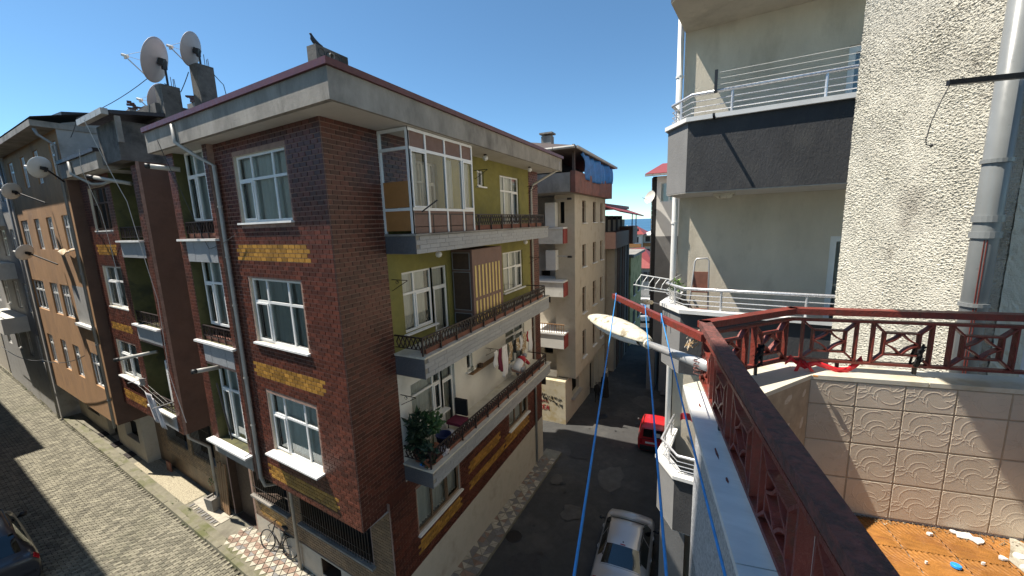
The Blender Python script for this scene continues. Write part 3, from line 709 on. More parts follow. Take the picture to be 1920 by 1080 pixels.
    RO = m.build('roof', 'trim_maroon', T)
    m = MB(); a = off(.0); t = [(-9.2, 9.0), (-9.2, 12.5)]
    b = len(m.v); m.add([(x, y, 13.665) for x, y in a] + [(t[0][0], t[0][1], 14.25), (t[1][0], t[1][1], 14.25)], [(0, 1, 5, 4), (1, 2, 5), (2, 3, 4, 5), (3, 0, 4)]); m.build('roof_slope', 'roof_tile', RO)
    # block chimney with flue holes, set in the roof
    m = MB(); m.box(-8.35, -8.05, 6.75, 7.65, 13.6, 15.12); CH = m.build('chimney', 'concrete_dark', RO)
    for k in range(4):
        m = MB(); m.lathe([(.07, 0), (.085, .006), (.07, -.02), (.0, -.02)], 12, (-8.046, 6.89 + k * .21, 14.98), (1, 0, 0)); m.build('flue_hole', 'iron_black', CH)
    m = MB(); m.lathe([(.07, -.01), (.07, .1), (.055, .1), (.055, -.01)], 12, (-8.05, 7.1, 14.96), (1, 0, -.1)); m.build('flue_pipe', 'concrete', CH)
    # --- pipes
    g = lambda s, d, z: LF @ Vector((s, d, z))
    downpipe(T, [g(4.72, .5, 13.5), g(4.70, .5, 13.1), g(4.3, .3, 12.78), g(3.98, .09, 12.55), g(3.98, .09, 4.5), g(3.98, .02, 4.2), g(4.0, -.6, 3.9), g(4.0, -.6, 1.1)], .045, 'pipe_white', [g(3.98, .09, z) for z in (11.6, 10.4, 9.2, 7.3, 6.0)])
    rf = lambda a, d, z: RF @ Vector((a, d, z))
    downpipe(T, [rf(15.9, .93, 13.4), rf(15.85, .93, 13.1), rf(15.1, .1, 12.5), rf(14.95, .07, 12.3), rf(14.95, .07, .3)], .045, 'pipe_white', [rf(14.95, .07, z) for z in (11, 8.6, 6, 3)])
    return T
HOUSE = brick_house()
# ================================================================== SECOND BRICK HOUSE (beyond the stair recess)
def brick_house_two():
    T = thing('apartment_building', 'dark red brick apartment building with brown side wall and recessed balconies', 'building', LF @ Vector((11.5, -2, 1)))
    S0, S1 = 8.75, 14.25; D = .06
    OB = [(9.15, 11.2, 10.84, 13.05), (9.15, 11.2, 8.0, 10.27), (9.15, 11.2, 5.02, 7.36)]
    WW = [(11.72, 13.5, 11.2, 12.68), (11.72, 13.6, 8.42, 9.92), (11.76, 13.75, 5.68, 7.08)]
    BND = [(11.7, 13.7, 10.36, 10.74), (11.7, 13.8, 7.52, 7.84), (11.7, 13.9, 4.72, 5.05)]
    m = MB(LF)
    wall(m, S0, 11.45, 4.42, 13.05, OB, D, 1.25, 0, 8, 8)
    wall(m, 11.45, S1, 4.42, 13.05, WW, D, .12, 0, 3, 2)
    m.mi = 4; m.quad((S0, D, 4.42), (S1, D, 4.42), (S1, -.8, 4.42), (S0, -.8, 4.42))
    m.quad((S0, -.02, 4.42), (S0, -6, 4.42), (S0, -6, 13.15), (S0, -.02, 13.15)); m.mi = 0; m.quad((S0, D, 4.42), (S0, -.02, 4.42), (S0, -.02, 13.15), (S0, D, 13.15))
    m.mi = 5; m.quad((S0 - .004, .35, 13.15), (S0 - .004, -6, 13.15), (S0 - .004, -6, 14.25), (S0 - .004, .35, 14.25)); m.quad((S0, .35, 13.15), (10.3, .35, 13.15), (10.3, .35, 14.25), (S0, .35, 14.25)); m.quad((S0, .35, 13.15), (S0, D, 13.15), (10.3, D, 13.15), (10.3, .35, 13.15))
    hB = [(9.2, 11.0, 2.6, 4.2), (11.5, 13.4, 2.6, 4.2)]
    wall(m, 8.1, S1, .8, 4.42, hB, -.8, .25, 6, 7, 2); wall(m, S1, 14.7, 4.42, 13.5, (), -.02, .1, 0); wall(m, S1, 14.75, .8, 4.42, (), -.8, .1, 6); m.quad((S1, -.02, 4.42), (14.7, -.02, 4.42), (14.7, -.8, 4.42), (S1, -.8, 4.42))
    # stair recess between the two houses
    m.mi = 7; m.quad((6.3, -2.2, .8), (6.3, -2.2, 13.6), (S0, -2.2, 13.6), (S0, -2.2, .8))
    m.build('wall', ['mortar', 'olive', 'room', 'plaster_cream', 'plaster_brown', 'concrete_dark', 'brick_ochre', 'plaster_grey', 'olive_shaded'], T)
    B = Bricks(T, cap=160)
    B.lay(LF, S0, 9.15, 4.42, 13.05, (), (), D); B.lay(LF, 11.2, 11.45, 4.42, 13.05, (), (), D)
    B.lay(LF, 11.45, S1, 4.42, 13.05, [(a - .04, b + .04, c - .05, e + .04) for a, b, c, e in WW], BND, D); B.done()
    B2 = Bricks(T, 'facing_brick', ('brick_ochre', 'brick_yellow'), .2, .085, .012, .007, 60)
    B2.lay(LF, 8.8, S1, 1.95, 4.35, [(a - .03, b + .03, c - .03, e + .03) for a, b, c, e in hB], (), -.8); B2.done()
    for i, (a, b, c, e) in enumerate(WW):
        window(T, LF, a, b, c, e, 2 if i else 3, .36, D - .07, [.02, .02, .12][i], fm='wood_frame' if i == 0 else 'pvc', cur='curtain_grey' if i else None)
    for i, (a, b, c, e) in enumerate(OB):
        m = MB(LF); m.box(a - .04, b + .06, D - .2, D + .12, c - .06, c - .004); m.build('sill', 'marble', T)
        m = MB(LF)
        for k in range(3): m.box(a + k * .68, a + (k + 1) * .68 - .01, D - .02, D + .02 + .003 * (k % 2), c - .56, c - .065)
        m.build('granite_apron', 'granite', T)
        m = MB(LF); m.bar((a, D - .04, c + .42), (b, D - .04, c + .42), .035, .03); m.bar((a, D - .04, c + .1), (b, D - .04, c + .1), .02, .02)
        for k in range(6): m.bar((a + .02 + k * .4, D - .04, c), (a + .02 + k * .4, D - .04, c + .42), .024, .024)
        lattice(m, a + .02, b - .02, c + .11, c + .41, lambda x, z: (x, D - .04, z), .16); m.build('railing', 'iron', T)
    window(T, LF, 9.5, 10.9, 10.9, 12.7, 2, .3, -1.0, 0, cur='curtain_grey', sash=False)
    for a, b, c, e in hB:
        m = MB(LF)
        for k in range(int((b - a) / .12)): m.bar((a + .05 + k * .12, -.74, c), (a + .05 + k * .12, -.74, e), .016, .016)
        for z in (c + .2, c + .8, c + 1.35): m.bar((a, -.74, z), (b, -.74, z), .02, .014)
        m.build('window_grille', 'iron_black', T)
    m = MB(LF); m.prism([(10.3, .47), (14.3, .47), (14.3, -7), (10.3, -7)], 13.05, 13.55); m.build('eaves', 'concrete', T)
    m = MB(LF); m.prism([(10.3, .40), (14.25, .40), (14.25, -7), (10.3, -7)], 13.044, 13.049); m.build('soffit_panel', 'soffit', T)
    m = MB(LF); m.prism([(10.3, .53), (14.36, .53), (14.36, -7), (10.3, -7)], 13.552, 13.66); RO = m.build('roof', 'trim_dark', T)
    # stair tower roof with box gutter
    m = MB(LF); m.add([(8.4, .55, 14.32), (10.5, .55, 14.32), (10.5, -7, 15.3), (8.4, -7, 15.3), (8.4, .55, 14.42), (10.5, .55, 14.42), (10.5, -7, 15.4), (8.4, -7, 15.4)], [(0, 3, 2, 1), (4, 5, 6, 7), (0, 1, 5, 4), (2, 3, 7, 6), (3, 0, 4, 7), (1, 2, 6, 5)]); TR = m.build('tower_roof', 'trim_dark', T)
    for k in range(5):
        m = MB(LF); m.box(8.36 + k * .44, 8.36 + (k + 1) * .44 - .02, .55, .70, 14.28, 14.44); m.build('gutter_length', 'pipe_white', TR)
    m = MB(LF); m.box(8.42, 8.5, .3, .42, 13.6, 14.3); m.build('tower_post', 'concrete', T)
    m = MB(LF); m.box(8.6, 10.4, -.6, -6.9, 13.7, 14.9); m.build('tower_wall', 'concrete_dark', T)
    g = lambda s, d, z: LF @ Vector((s, d, z))
    downpipe(T, [g(12.9, .52, 13.5), g(12.85, .52, 13.1), g(12.3, .2, 12.75), g(11.5, .12, 12.7), g(10.6, .12, 12.75)], .05)
    # ground-floor pipe by the brown wall
    downpipe(T, [g(8.95, .0, 5.0), g(8.95, -.1, 4.2), g(8.95, -.6, 3.6), g(8.95, -.62, 1.1)], .05)
    return T
brick_house_two()

# ================================================================== OCHRE HOUSE, GREY HOUSE, BACK BUILDINGS
def ochre_house():
    T = thing('apartment_building', 'ochre plastered apartment building with four rows of tall windows', 'building', LF @ Vector((19, -2, 1.4)))
    D = .3; S0, S1 = 14.65, 23.95
    tops = [(13.2, 14.5), (10.5, 11.85), (7.55, 9.0), (4.8, 6.27)]
    cols = [[(15.0, 16.0), (17.7, 18.45), (20.0, 20.75), (22.3, 23.3)], [(14.95, 16.3), (17.75, 18.65), (19.85, 20.75), (22.0, 23.35)], [(17.5, 18.8), (19.25, 20.5), (21.65, 23.95 - .1)], [(15.1, 16.55), (18.0, 18.93), (20.0, 20.93), (22.3, 23.3)]]
    H2 = [(a, b, z[0], z[1]) for z, c in zip(tops, cols) for a, b in c]; BAL = (14.95, 16.9, 7.5, 9.05)
    m = MB(LF); wall(m, S0, S1, 3.4, 14.85, H2, D, .16, 0, 0, 2)
    # balcony loggia cut as deep reveal
    m2 = [f for f in m.f]
    m.mi = 1
    m.build('wall', ['plaster_ochre', 'plaster_grey', 'room'], T)
    m = MB(LF); m.box(BAL[0], BAL[1], D + .01, D + .012, BAL[2], BAL[3]); m.build('loggia_screen', 'plaster_grey', T)
    m = MB(LF); m.box(BAL[0] - .08, BAL[1] + .08, D, D + .14, BAL[2] - .1, BAL[2]); m.build('sill', 'marble', T)
    m = MB(LF)
    m.quad((S0, D, 3.4), (S0, -7, 3.4), (S0, -7, 13.3), (S0, D, 13.3)); m.mi = 1; m.quad((S0, D, 13.3), (S0, -7, 13.3), (S0, -7, 14.85), (S0, D, 14.85)); m.mi = 0; m.quad((S0, D, 3.4), (S1, D, 3.4), (S1, -.5, 3.4), (S0, -.5, 3.4)); m.quad((S1, D, 3.4), (S1, D, 14.85), (S1, -7, 14.85), (S1, -7, 3.4))
    m.build('side_wall', ['plaster_brown', 'plaster_grey'], T)
    m = MB(LF); m.mi = 0; m.quad((S0, -.35, 1), (S0, -1.2, 1), (S0, -1.2, 3.4), (S0, -.35, 3.4)); wall(m, S0, S1, 1, 3.4, [(15.2, 16.8, 2.1, 3.1), (18, 19.4, 1.4, 3.2), (20.5, 22.4, 2.1, 3.1)], -.35, .2, 0, 0, 1); m.build('ground_floor', ['plaster_beige', 'room'], T)
    for i, (a, b, c, e) in enumerate(H2):
        window(T, LF, a, b, c, e, 3 if b - a > 1.2 else 2, .33, D - .05, .08, cur=R.choice(['curtain_grey', 'curtain', None]), sash=False, fw=.075)
    m = MB(LF); m.prism([(S0 - .05, D + .6), (S1 + .2, D + .6), (S1 + .2, -7), (S0 - .05, -7)], 14.85, 15.05); m.build('eaves', 'concrete', T)
    m = MB(LF); m.add([(S0 - .3, D + .6, 15.11), (S1 + .2, D + .6, 15.11), (S1, -4, 16.4), (S0, -4, 16.4)], [(0, 1, 2, 3)]); RO = m.build('roof', 'roof_tile', T)
    m = MB(LF); m.add([(S0 + .1, D, 14.9), (S0 + .1, -4, 14.9), (S0 + .1, -4, 16.3), (S0 + .1, D - .2, 15.1)], [(0, 1, 2, 3)]); m.build('gable', 'plaster_grey', T)
    # rough red brick infill along the gable, each brick course proud
    for k in range(5):
        m = MB(LF); z = 15.05 + k * .1
        m.box(S0 + .02, S0 + .09, -1.2 - k * .3, -3.9, z, z + .09); m.build('brick_course', 'roof_red', T)
    g = lambda s, d, z: LF @ Vector((s, d, z))
    downpipe(T, [g(14.75, D + .5, 14.8), g(14.75, D + .45, 14.6), g(14.78, D + .08, 14.3), g(14.78, D + .08, 3.3)], .05, 'pipe_grey', [g(14.78, D + .08, z) for z in (12.5, 9.6, 6.8, 4.5)])
    m = MB(LF)
    m.box(20.0, 20.5, -3, -3.6, 15.8, 16.9); m.build('chimney', 'concrete', RO); m = MB(LF); m.box(16.5, 17.2, -3.0, -3.6, 15.8, 16.7); m.build('chimney', 'concrete_dark', RO)
    return T
ochre_house()
def grey_house():
    T = thing('apartment_building', 'pale grey plastered house at the far end of the paved side street', 'building', LF @ Vector((29, -2, 1.5)))
    D = .35; S0, S1 = 24.0, 36
    tops = [(12.9, 14.2), (10.1, 11.5), (7.2, 8.7), (4.4, 5.9)]; cols = [(24.6, 25.9), (27.2, 28.4), (30, 31.4), (33, 34.2)]
    H2 = [(a, b, z[0], z[1]) for z in tops for a, b in cols]
    m = MB(LF); wall(m, S0, S1, 1.0, 14.9, H2, D, .15, 0, 0, 1); m.quad((S0, D, 1), (S0, -7, 1), (S0, -7, 14.9), (S0, D, 14.9)); m.build('wall', ['plaster_grey', 'room'], T)
    for a, b, c, e in H2: window(T, LF, a, b, c, e, 2, .33, D - .06, .08, cur=R.choice(['curtain_grey', None]), sash=False, fw=.075)
    for z in (12.6, 9.8, 6.9):
        m = MB(LF); m.box(26.6, 31.9, D, D + .9, z - .9, z - .05); BA = m.build('balcony', 'plaster_white', T)
        m = MB(LF); m.bar((26.6, D + .85, z + .3), (31.9, D + .85, z + .3), .04, .04); m.build('rail', 'steel', BA)
    m = MB(LF); m.prism([(S0, D + .6), (S1, D + .6), (S1, -7), (S0, -7)], 14.9, 15.1); m.build('roof', 'concrete', T)
    g = lambda s, d, z: LF @ Vector((s, d, z)); downpipe(T, [g(24.1, D + .08, 14.8), g(24.1, D + .08, 1.5)], .05, 'pipe_grey')
    for k, (a, lab) in enumerate(((37, 'last plastered house visible at the left edge of the side street'),)):
        T2 = thing('apartment_building', lab, 'building', LF @ Vector((42, -2, 1.5))); m = MB(LF); H3 = [(a + 1 + 2.2 * i, a + 2.1 + 2.2 * i, z, z + 1.3) for i in range(5) for z in (4.2, 7, 9.8, 12.4)]
        wall(m, a, 50, 1, 14.5, H3, .3, .15, 0, 0, 1); m.quad((a, .3, 1), (a, -7, 1), (a, -7, 14.5), (a, .3, 14.5)); m.build('wall', ['plaster_beige', 'room'], T2)
        for h in H3[:12]: window(T2, LF, *h, 2, .3, .2, .05, cur=None, sash=False)
        m = MB(LF); m.prism([(a, .8), (50, .8), (50, -7), (a, -7)], 14.5, 14.7); m.build('roof', 'concrete', T2)
    # red brick upper storey showing above the ochre roof
    T3 = thing('building', 'bare red brick storey with dark roof rising behind the ochre house', 'building', (-31, 11, 8))
    m = MB(); m.box(-36, -28.5, 9.0, 16, 8, 16.9); m.build('wall', 'roof_red', T3)
    m = MB(); m.box(-28.49, -28.44, 9.05, 15.9, 13, 16.95); m.build('side_wall', 'plaster_grey', T3)
    m = MB(); m.add([(-36.4, 8.6, 17.0), (-28.2, 8.6, 17.0), (-28.2, 16.4, 18.3), (-36.4, 16.4, 18.3), (-36.4, 8.6, 16.85), (-28.2, 8.6, 16.85), (-28.2, 16.4, 18.15), (-36.4, 16.4, 18.15)], [(0, 1, 2, 3), (7, 6, 5, 4), (0, 4, 5, 1), (1, 5, 6, 2)]); m.build('roof', 'trim_dark', T3)
grey_house()
# houses on the near side of the side street: out of view, they shade the paving; a slim tower is added to shade the near balcony end
def shade_houses():
    T = thing('apartment_building', 'plastered apartment row opposite the brick houses, outside the picture', 'building', LF @ Vector((25, 8, 1)))
    m = MB(LF)
    for a, b, d, h in ((11.5, 28.0, 5.65, 15.2), (28.05, 46, 4.76, 15.2)): m.box(a, b, d, d + 9, 0, h)
    m.build('wall', 'concrete_dark', T)
    m = MB(LF)
    for i in range(9):
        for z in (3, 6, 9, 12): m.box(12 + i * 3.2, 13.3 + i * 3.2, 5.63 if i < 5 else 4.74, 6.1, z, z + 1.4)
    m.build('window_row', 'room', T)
    T2 = thing('apartment_building', 'unseen slim tower added behind the viewer to shade the near coping', 'building', (-10, -6, 0))
    m = MB(); m.box(-8.2, -5.2, -3.2, -.38, 0, 21.5); m.build('wall', 'plaster_white', T2)  # invented block, sized so its shadow falls on the near marble coping
shade_houses()

# ================================================================== BEIGE HOUSE WITH BLUE TARPAULIN, AND THE ROW BEYOND
def beige_house():
    T = thing('apartment_building', 'beige plastered house with brown parapet and open attic under tarpaulin', 'building', (-8.5, 24, -.5))
    X, Y0, Y1 = -6.1, 20.0, 27.0
    F = frame((X, 0, 0), (0, 1, 0), (1, 0, 0)); FF = frame((0, Y0, 0), (1, 0, 0), (0, -1, 0))
    rows = [(10.88, 12.1), (8.42, 9.68), (5.75, 7.25), (3.1, 4.7)]; cols = [(21.4, 22.15), (23.7, 24.5), (25.6, 26.3)]
    H2 = [(a, b, z[0], z[1]) for z in rows for a, b in cols]
    m = MB(F); wall(m, Y0, Y1, 2.35, 12.5, H2, 0, .14, 0, 0, 1)
    m.fr = FF; wall(m, -7.2, X, 2.35, 12.5, [(-6.9, -6.65, 10.9, 12.0)], 0, .14, 0, 0, 1)
    # recessed balcony bay on the street front
    wall(m, -12, -7.2, 2.2, 12.5, [(-8.5, -7.95, 6.3, 8.2), (-8.4, -7.85, 3.2, 5.0)], -1.2, .14, 0, 0, 1); m.mi = 0; m.quad((-7.2, 0, 2.2), (-7.2, 0, 12.5), (-7.2, -1.2, 12.5), (-7.2, -1.2, 2.2))
    m.quad((-7.2, 0, 2.35), (X, 0, 2.35), (X, -1.5, 2.35), (-7.2, -1.5, 2.35))
    m.fr = ID; m.quad((X, Y0, 2.35), (X, Y1, 2.35), (X - .6, Y1, 2.35), (X - .6, Y0, 2.35)); m.quad((X, Y1, -2), (-14, Y1, -2), (-14, Y1, 12.5), (X, Y1, 12.5))
    m.build('wall', ['plaster_beige', 'room'], T)
    m = MB(frame((-6.5, 0, 0), (0, 1, 0), (1, 0, 0))); wall(m, 19.4, 27, -1.5, 2.35, [(20.6, 22.0, 1.0, 2.1), (24.5, 25.6, -.9, 1.6)], 0, .2, 0, 0, 1); m.build('ground_floor', ['plaster_beige', 'room'], T)
    m = MB(); m.box(-6.52, -6.3, 20.5, 22.1, .82, .95); m.build('ledge', 'plaster_grey', T)
    for a, b, c, e in H2: window(T, F, a, b, c, e, 1 if b - a < .78 else 2, .3, -.1, .05, cur='curtain_grey', sash=False, fm='wood_frame' if c > 10 else 'frame_brown')
    # graffiti wall: painted plaster, strokes of paint on it
    m = MB(); m.box(-12, -6.505, 19.42, 20.0, -1.2, 2.3); GW = m.build('street_wall', 'paint_worn', T)
    def stroke(pts, r, mt):
        s = MB(frame((-8.15, 19.412, 0), (1, 0, 0), (0, -1, 0))); n = len(pts)
        for i in range(n - 1): s.bar((pts[i][0], .004, pts[i][1]), (pts[i + 1][0], .004, pts[i + 1][1]), .006, r)
        s.build('graffiti_stroke', mt, GW)
    rr = random.Random(5)
    for i in range(14): stroke([(.08 + i * .1 + rr.uniform(0, .05), 1.45 - i * .02 + rr.uniform(-.1, .1)) for _ in range(4)], .03, 'graffiti_black')
    for i in range(12): stroke([(.3 + i * .1 + rr.uniform(0, .08), 1.2 - i * .03 + rr.uniform(-.1, .12)) for _ in range(5)], .035, 'graffiti_black')
    for i in range(6): stroke([(.12 + i * .09 + rr.uniform(0, .06), 1.0 + rr.uniform(-.09, .12)) for _ in range(5)], .035, 'graffiti_red')
    L = {'I': [[(0, 0), (0, 1)]], 'D': [[(0, 0), (0, 1), (.5, .75), (.5, .25), (0, 0)]], 'E': [[(.5, 1), (0, 1), (0, 0), (.5, 0)], [(0, .5), (.4, .5)]], 'A': [[(0, 0), (.25, 1), (.5, 0)], [(.1, .4), (.4, .4)]], 'N': [[(0, 0), (0, 1), (.5, 0), (.5, 1)]]}
    x = .1
    for ch in 'IDEAI':
        for s in L[ch]: stroke([(x + p * .26, .52 + q * .26) for p, q in s], .035, 'graffiti_red')
        x += .16 if ch != 'I' else .08
    # balconies
    for k, z in enumerate((10.7, 7.9, 5.05)):
        m = MB(); m.box(-9.2, -6.55, 19.35, 21.2, z - .85, z - .08); BA = m.build('balcony', 'plaster_white', T)
        m = MB(); m.box(-9.25, -6.5, 19.30, 21.2, z - .08, z); m.build('coping', 'white_paint', BA)
        m = MB(); m.box(-6.549, -6.5, 19.36, 20.0, z - .84, z - .09); m.build('end_panel', 'roof_red', BA)
        if k == 2:
            m = MB()
            for i in range(20): m.bar((-9.1 + i * .135, 19.33, z + .02), (-9.1 + i * .135, 19.33, z + .5), .02, .03)
            m.bar((-9.2, 19.33, z + .5), (-6.5, 19.33, z + .5), .06, .05); m.build('slatted_rail', 'wood', BA)
    # parapet of sheet panels, attic terrace, roof
    m = MB(); m.box(-12, -5.9, 18.6, 18.8, 12.4, 13.3); m.build('front_parapet', 'concrete', T)
    for k in range(5):
        a = 18.61 + k * 1.66
        m = MB(); m.box(-5.88, -5.64, a, a + 1.64, 12.36, 13.36 - .0 * k); m.build('parapet_panel', 'parapet_brown', T)
    m = MB(); m.box(-12, -5.89, 18.81, 26.9, 12.36, 12.5); m.build('terrace_slab', 'concrete', T)
    m = MB(); m.box(-12, -7.6, 21.0, 26.9, 12.5, 14.6); m.build('attic_wall', 'plaster_dark', T)
    for (x, y) in ((-5.8, 18.9), (-5.8, 22.8), (-5.8, 26.7)):
        m = MB(); m.box(x - .06, x + .06, y - .06, y + .06, 12.5, 14.6); m.build('post', 'wood_dark', T)
    m = MB(); A = [(-12.6, 18.2), (-5.5, 18.2), (-5.5, 27.3), (-12.6, 27.3)]
    m.add([(x, y, 14.42) for x, y in A] + [(-9.2, 21.6, 15.5), (-9.2, 24.4, 15.5)] + [(x, y, 14.3) for x, y in A], [(0, 1, 4), (1, 2, 5, 4), (2, 3, 5), (3, 0, 4, 5), (6, 7, 1, 0), (7, 8, 2, 1), (9, 8, 7, 6)]); RO = m.build('roof', 'roof_tile', T)
    for k in range(9):
        m = MB(); m.tube([(-5.44, 18.3 + k * 1.0, 14.36), (-5.44, 19.28 + k * 1.0, 14.36)], .075, 8); m.build('gutter_length', 'pipe_white', RO)
    for k in range(6):
        m = MB(); m.tube([(-11.8 + k * 1.05, 18.13, 14.36), (-10.78 + k * 1.05, 18.13, 14.36)], .075, 8); m.build('gutter_length', 'pipe_white', RO)
    m = MB(); m.box(-8.0, -7.45, 20.3, 20.75, 14.6, 15.45); m.box(-8.08, -7.37, 20.22, 20.83, 15.54, 15.62); m.box(-7.96, -7.84, 20.34, 20.46, 15.45, 15.54); m.box(-7.6, -7.49, 20.6, 20.71, 15.45, 15.54); m.build('chimney', 'concrete', RO)
    # appliances on the balconies
    for k, z in enumerate((10.72, 8.45)):
        m = MB(); m.box(-7.55, -7.0, 19.5, 19.95, z, z + 1.25 - k * .2); c = m.build('boiler_cabinet', 'boiler', label='white metal cabinet standing on the ' + ('upper' if k == 0 else 'lower') + ' balcony of the beige house', cat='cabinet')
    for k, z in enumerate((12.1, 9.2)):
        L2 = thing('floodlight', 'small black floodlight on an arm beside the ' + ('upper' if k == 0 else 'middle') + ' balcony of the beige house', 'floodlight', (-6.6, 19.5, z)); m = MB(); m.tube([(-6.95, 19.6, z), (-6.2, 19.3, z + .02)], .018); m.build('arm', 'galv', L2); m = MB(); m.box(-6.25, -6.05, 19.2, 19.36, z - .05, z + .05); m.build('lamp_head', 'black_plastic', L2)
    # blue tarpaulin hung along the open attic
    m = MB(); 
    def tp(i, j):
        y = 19.4 + 7.5 * i; top = 14.32 - .1 * abs(math.sin(i * 9)); bot = 13.28 - .25 * math.sin(i * 3.1 + .5) * (1 if i < .9 else .3)
        if i < .12: bot = 14.2 - (i / .12) * .9
        return (-5.62 + .09 * math.sin(i * 40 + j * 2) + .07 * math.sin(i * 17) + .12 * j * (1 - j) * 2, y, bot + (top - bot) * j)
    m.grid(60, 10, tp); m.build('tarpaulin', 'tarp', smooth=True, label='bright blue tarpaulin hung along the open attic of the beige house', cat='tarpaulin', solid=.01)
beige_house()
def street_row():
    # brown-clad house
    T = thing('apartment_building', 'brown clad house with dark red canopy roof beyond the beige house', 'building', (-8, 33, -1))
    m = MB(); m.box(-14, -6.6, 28.8, 37, -3, 11.0); m.build('wall', 'plaster_beige', T)
    for k, (y, w2, mt) in enumerate(((29.8, .9, 'plaster_beige'), (31.0, .8, 'plaster_brown'), (32.2, .7, 'stone_strip'), (33.3, .8, 'plaster_brown'), (34.6, .7, 'stone_strip'), (35.8, .9, 'plaster_black'))):
        m = MB(); m.box(-6.6, -6.0 - .02 * k, y, y + w2, -2, 8.8); m.build('pilaster', mt, T)
    m = MB(); m.box(-6.6, -5.75, 28.8, 34.5, 8.9, 10.1); m.box(-6.6, -5.5, 34.8, 37.2, 8.9, 10.4); m.build('balcony', 'brown_panel', T)
    m = MB(); m.add([(-6.9, 28.0, 12.2), (-5.3, 28.0, 11.6), (-5.1, 38.2, 11.3), (-6.9, 38.2, 12.0), (-6.9, 28.0, 12.1), (-5.3, 28.0, 11.5), (-5.1, 38.2, 11.2), (-6.9, 38.2, 11.9)], [(0, 1, 2, 3), (7, 6, 5, 4), (0, 4, 5, 1), (1, 5, 6, 2)]); m.build('canopy', 'roof_red', T)
    m = MB(); m.prism([(-14, 28.5), (-6.4, 28.5), (-6.4, 38), (-14, 38)], 11.9, 12.15); m.build('roof', 'roof_red', T)
    for y in (34.9, 37): m = MB(); m.bar((-5.6, y, 10.4), (-5.6, y, 11.4), .07, .07); m.build('canopy_post', 'wood_dark', T)
    for k in range(4):
        m = MB(); m.box(-7.0, -6.58, 29.2 + k * 1.9, 30.0 + k * 1.9, 10.1, 11.3); m.build('window', 'room', T)
    # steps
    S = thing('stone_steps', 'short flight of pale stone steps between the beige and brown houses', 'steps', (-6.6, 28, -1))
    for k in range(4): m = MB(); m.box(-7.6, -6.1, 27.2 + k * .3, 27.5 + k * .3 + .02, -1.2, -.55 + k * .17); m.build('step', 'marble_warm', S)
    # mossy house
    T = thing('apartment_building', 'low mossy yellow green house with flat roof farther down the street', 'building', (-8, 41, -2))
    m = MB(); m.box(-14, -6.2, 38.3, 45.5, -4, 7.4); m.build('wall', 'moss_wall', T)
    m = MB(); m.prism([(-14, 38), (-5.9, 38), (-5.9, 46), (-14, 46)], 7.4, 7.65); m.build('roof', 'concrete', T)
    for k in range(2):
        for z in (.5, 3.4): m = MB(); m.box(-6.22, -6.15, 40 + k * 3, 41.2 + k * 3, z, z + 1.3); W = m.build('window', 'room', T); m = MB(); m.box(-6.2, -6.08, 39.9 + k * 3, 41.3 + k * 3, z - .08, z - .01); m.build('sill', 'marble', W)
    # red-roofed house
    T = thing('house', 'grey house with bright red pitched roof near the end of the street', 'house', (-7, 62, -3))
    m = MB(); m.box(-14, -6.4, 58, 66, -5, 4.1); m.build('wall', 'plaster_grey', T)
    m = MB(); m.add([(-14.4, 57.4, 4.1), (-5.9, 57.4, 4.1), (-5.9, 66.6, 4.2), (-14.4, 66.6, 4.2), (-10, 61, 6.6), (-8.4, 64, 6.6)], [(0, 1, 5, 4), (1, 2, 5), (2, 3, 4, 5), (3, 0, 4)]); m.build('roof', 'roof_red', T)
    for k in range(3):
        m = MB(); m.box(-8.3 + k * .7, -7.8 + k * .7, 57.9, 57.99, 2.2, 3.5); m.build('window', 'room', T)
    m = MB(); m.box(-6.2, -5.7, 57.5, 58.4, 1.0, 1.8); m.build('sign', 'yellow_slat', T)
    # far seafront blocks
    for (x0, x1, y, z1, lab, rf) in ((-21, -14.9, 108, 7.0, 'far white apartment block with red hipped roof above the sea', 'roof_red'), (-14.8, -5, 112, 6.6, 'far white apartment block with pale roof and orange bands', 'white_paint')):
        T = thing('apartment_building', lab, 'building', ((x0 + x1) / 2, y, -6), 'seafront blocks')
        m = MB(); m.box(x0, x1, y, y + 10, -6, z1); m.build('wall', 'plaster_white', T)
        for z in (-3.8, .2, 3.6):
            m = MB(); m.box(x0 - .05, x1 + .05, y - .9, y, z, z + .9); m.build('balcony', 'orange_board' if z > 3 else 'plaster_mid', T)
            n = int((x1 - x0) / 1.9)
            for k in range(n): m = MB(); m.box(x0 + .4 + k * 1.9, x0 + 1.6 + k * 1.9, y - .03, y, z + 1.2, z + 2.7); m.build('window', 'room', T)
        m = MB(); m.add([(x0 - .8, y - 1, z1), (x1 + .8, y - 1, z1), (x1 + .8, y + 11, z1), (x0 - .8, y + 11, z1), ((x0 + x1) / 2 - 1, y + 5, z1 + 2.2), ((x0 + x1) / 2 + 1, y + 5, z1 + 2.2)], [(0, 1, 5, 4), (1, 2, 5), (2, 3, 4, 5), (3, 0, 4)]); RO = m.build('roof', rf, T)
        m = MB(); m.box(x1 - 3.4, x1 - 1.2, y + 1, y + 3, z1, z1 + 1.5); m.build('dormer', 'wood_dark', RO)
        m = MB(); m.lathe([(.35, 0), (.2, .12), (0, .15)], 12, (x0 + 2, y + 2, z1 + 2), (-.5, -1, .4)); m.build('rooftop_dish', 'dish_white', RO)
    # grey and white house across the street, down the hill
    T = thing('apartment_building', 'white and charcoal house with black side down the street on the right', 'building', (-1, 30, -1))
    F = frame((0, 27, 0), (1, 0, 0), (0, -1, 0))
    m = MB(F); wall(m, -2.85, 4, 9.85, 13.6, [(-2.65, -1.6, 12.0, 13.2)], 0, .12, 0, 0, 2); wall(m, -2.85, 4, 2.2, 9.85, (), 0, .1, 1); m.build('front_wall', ['soffit_white', 'plaster_mid', 'room'], T)
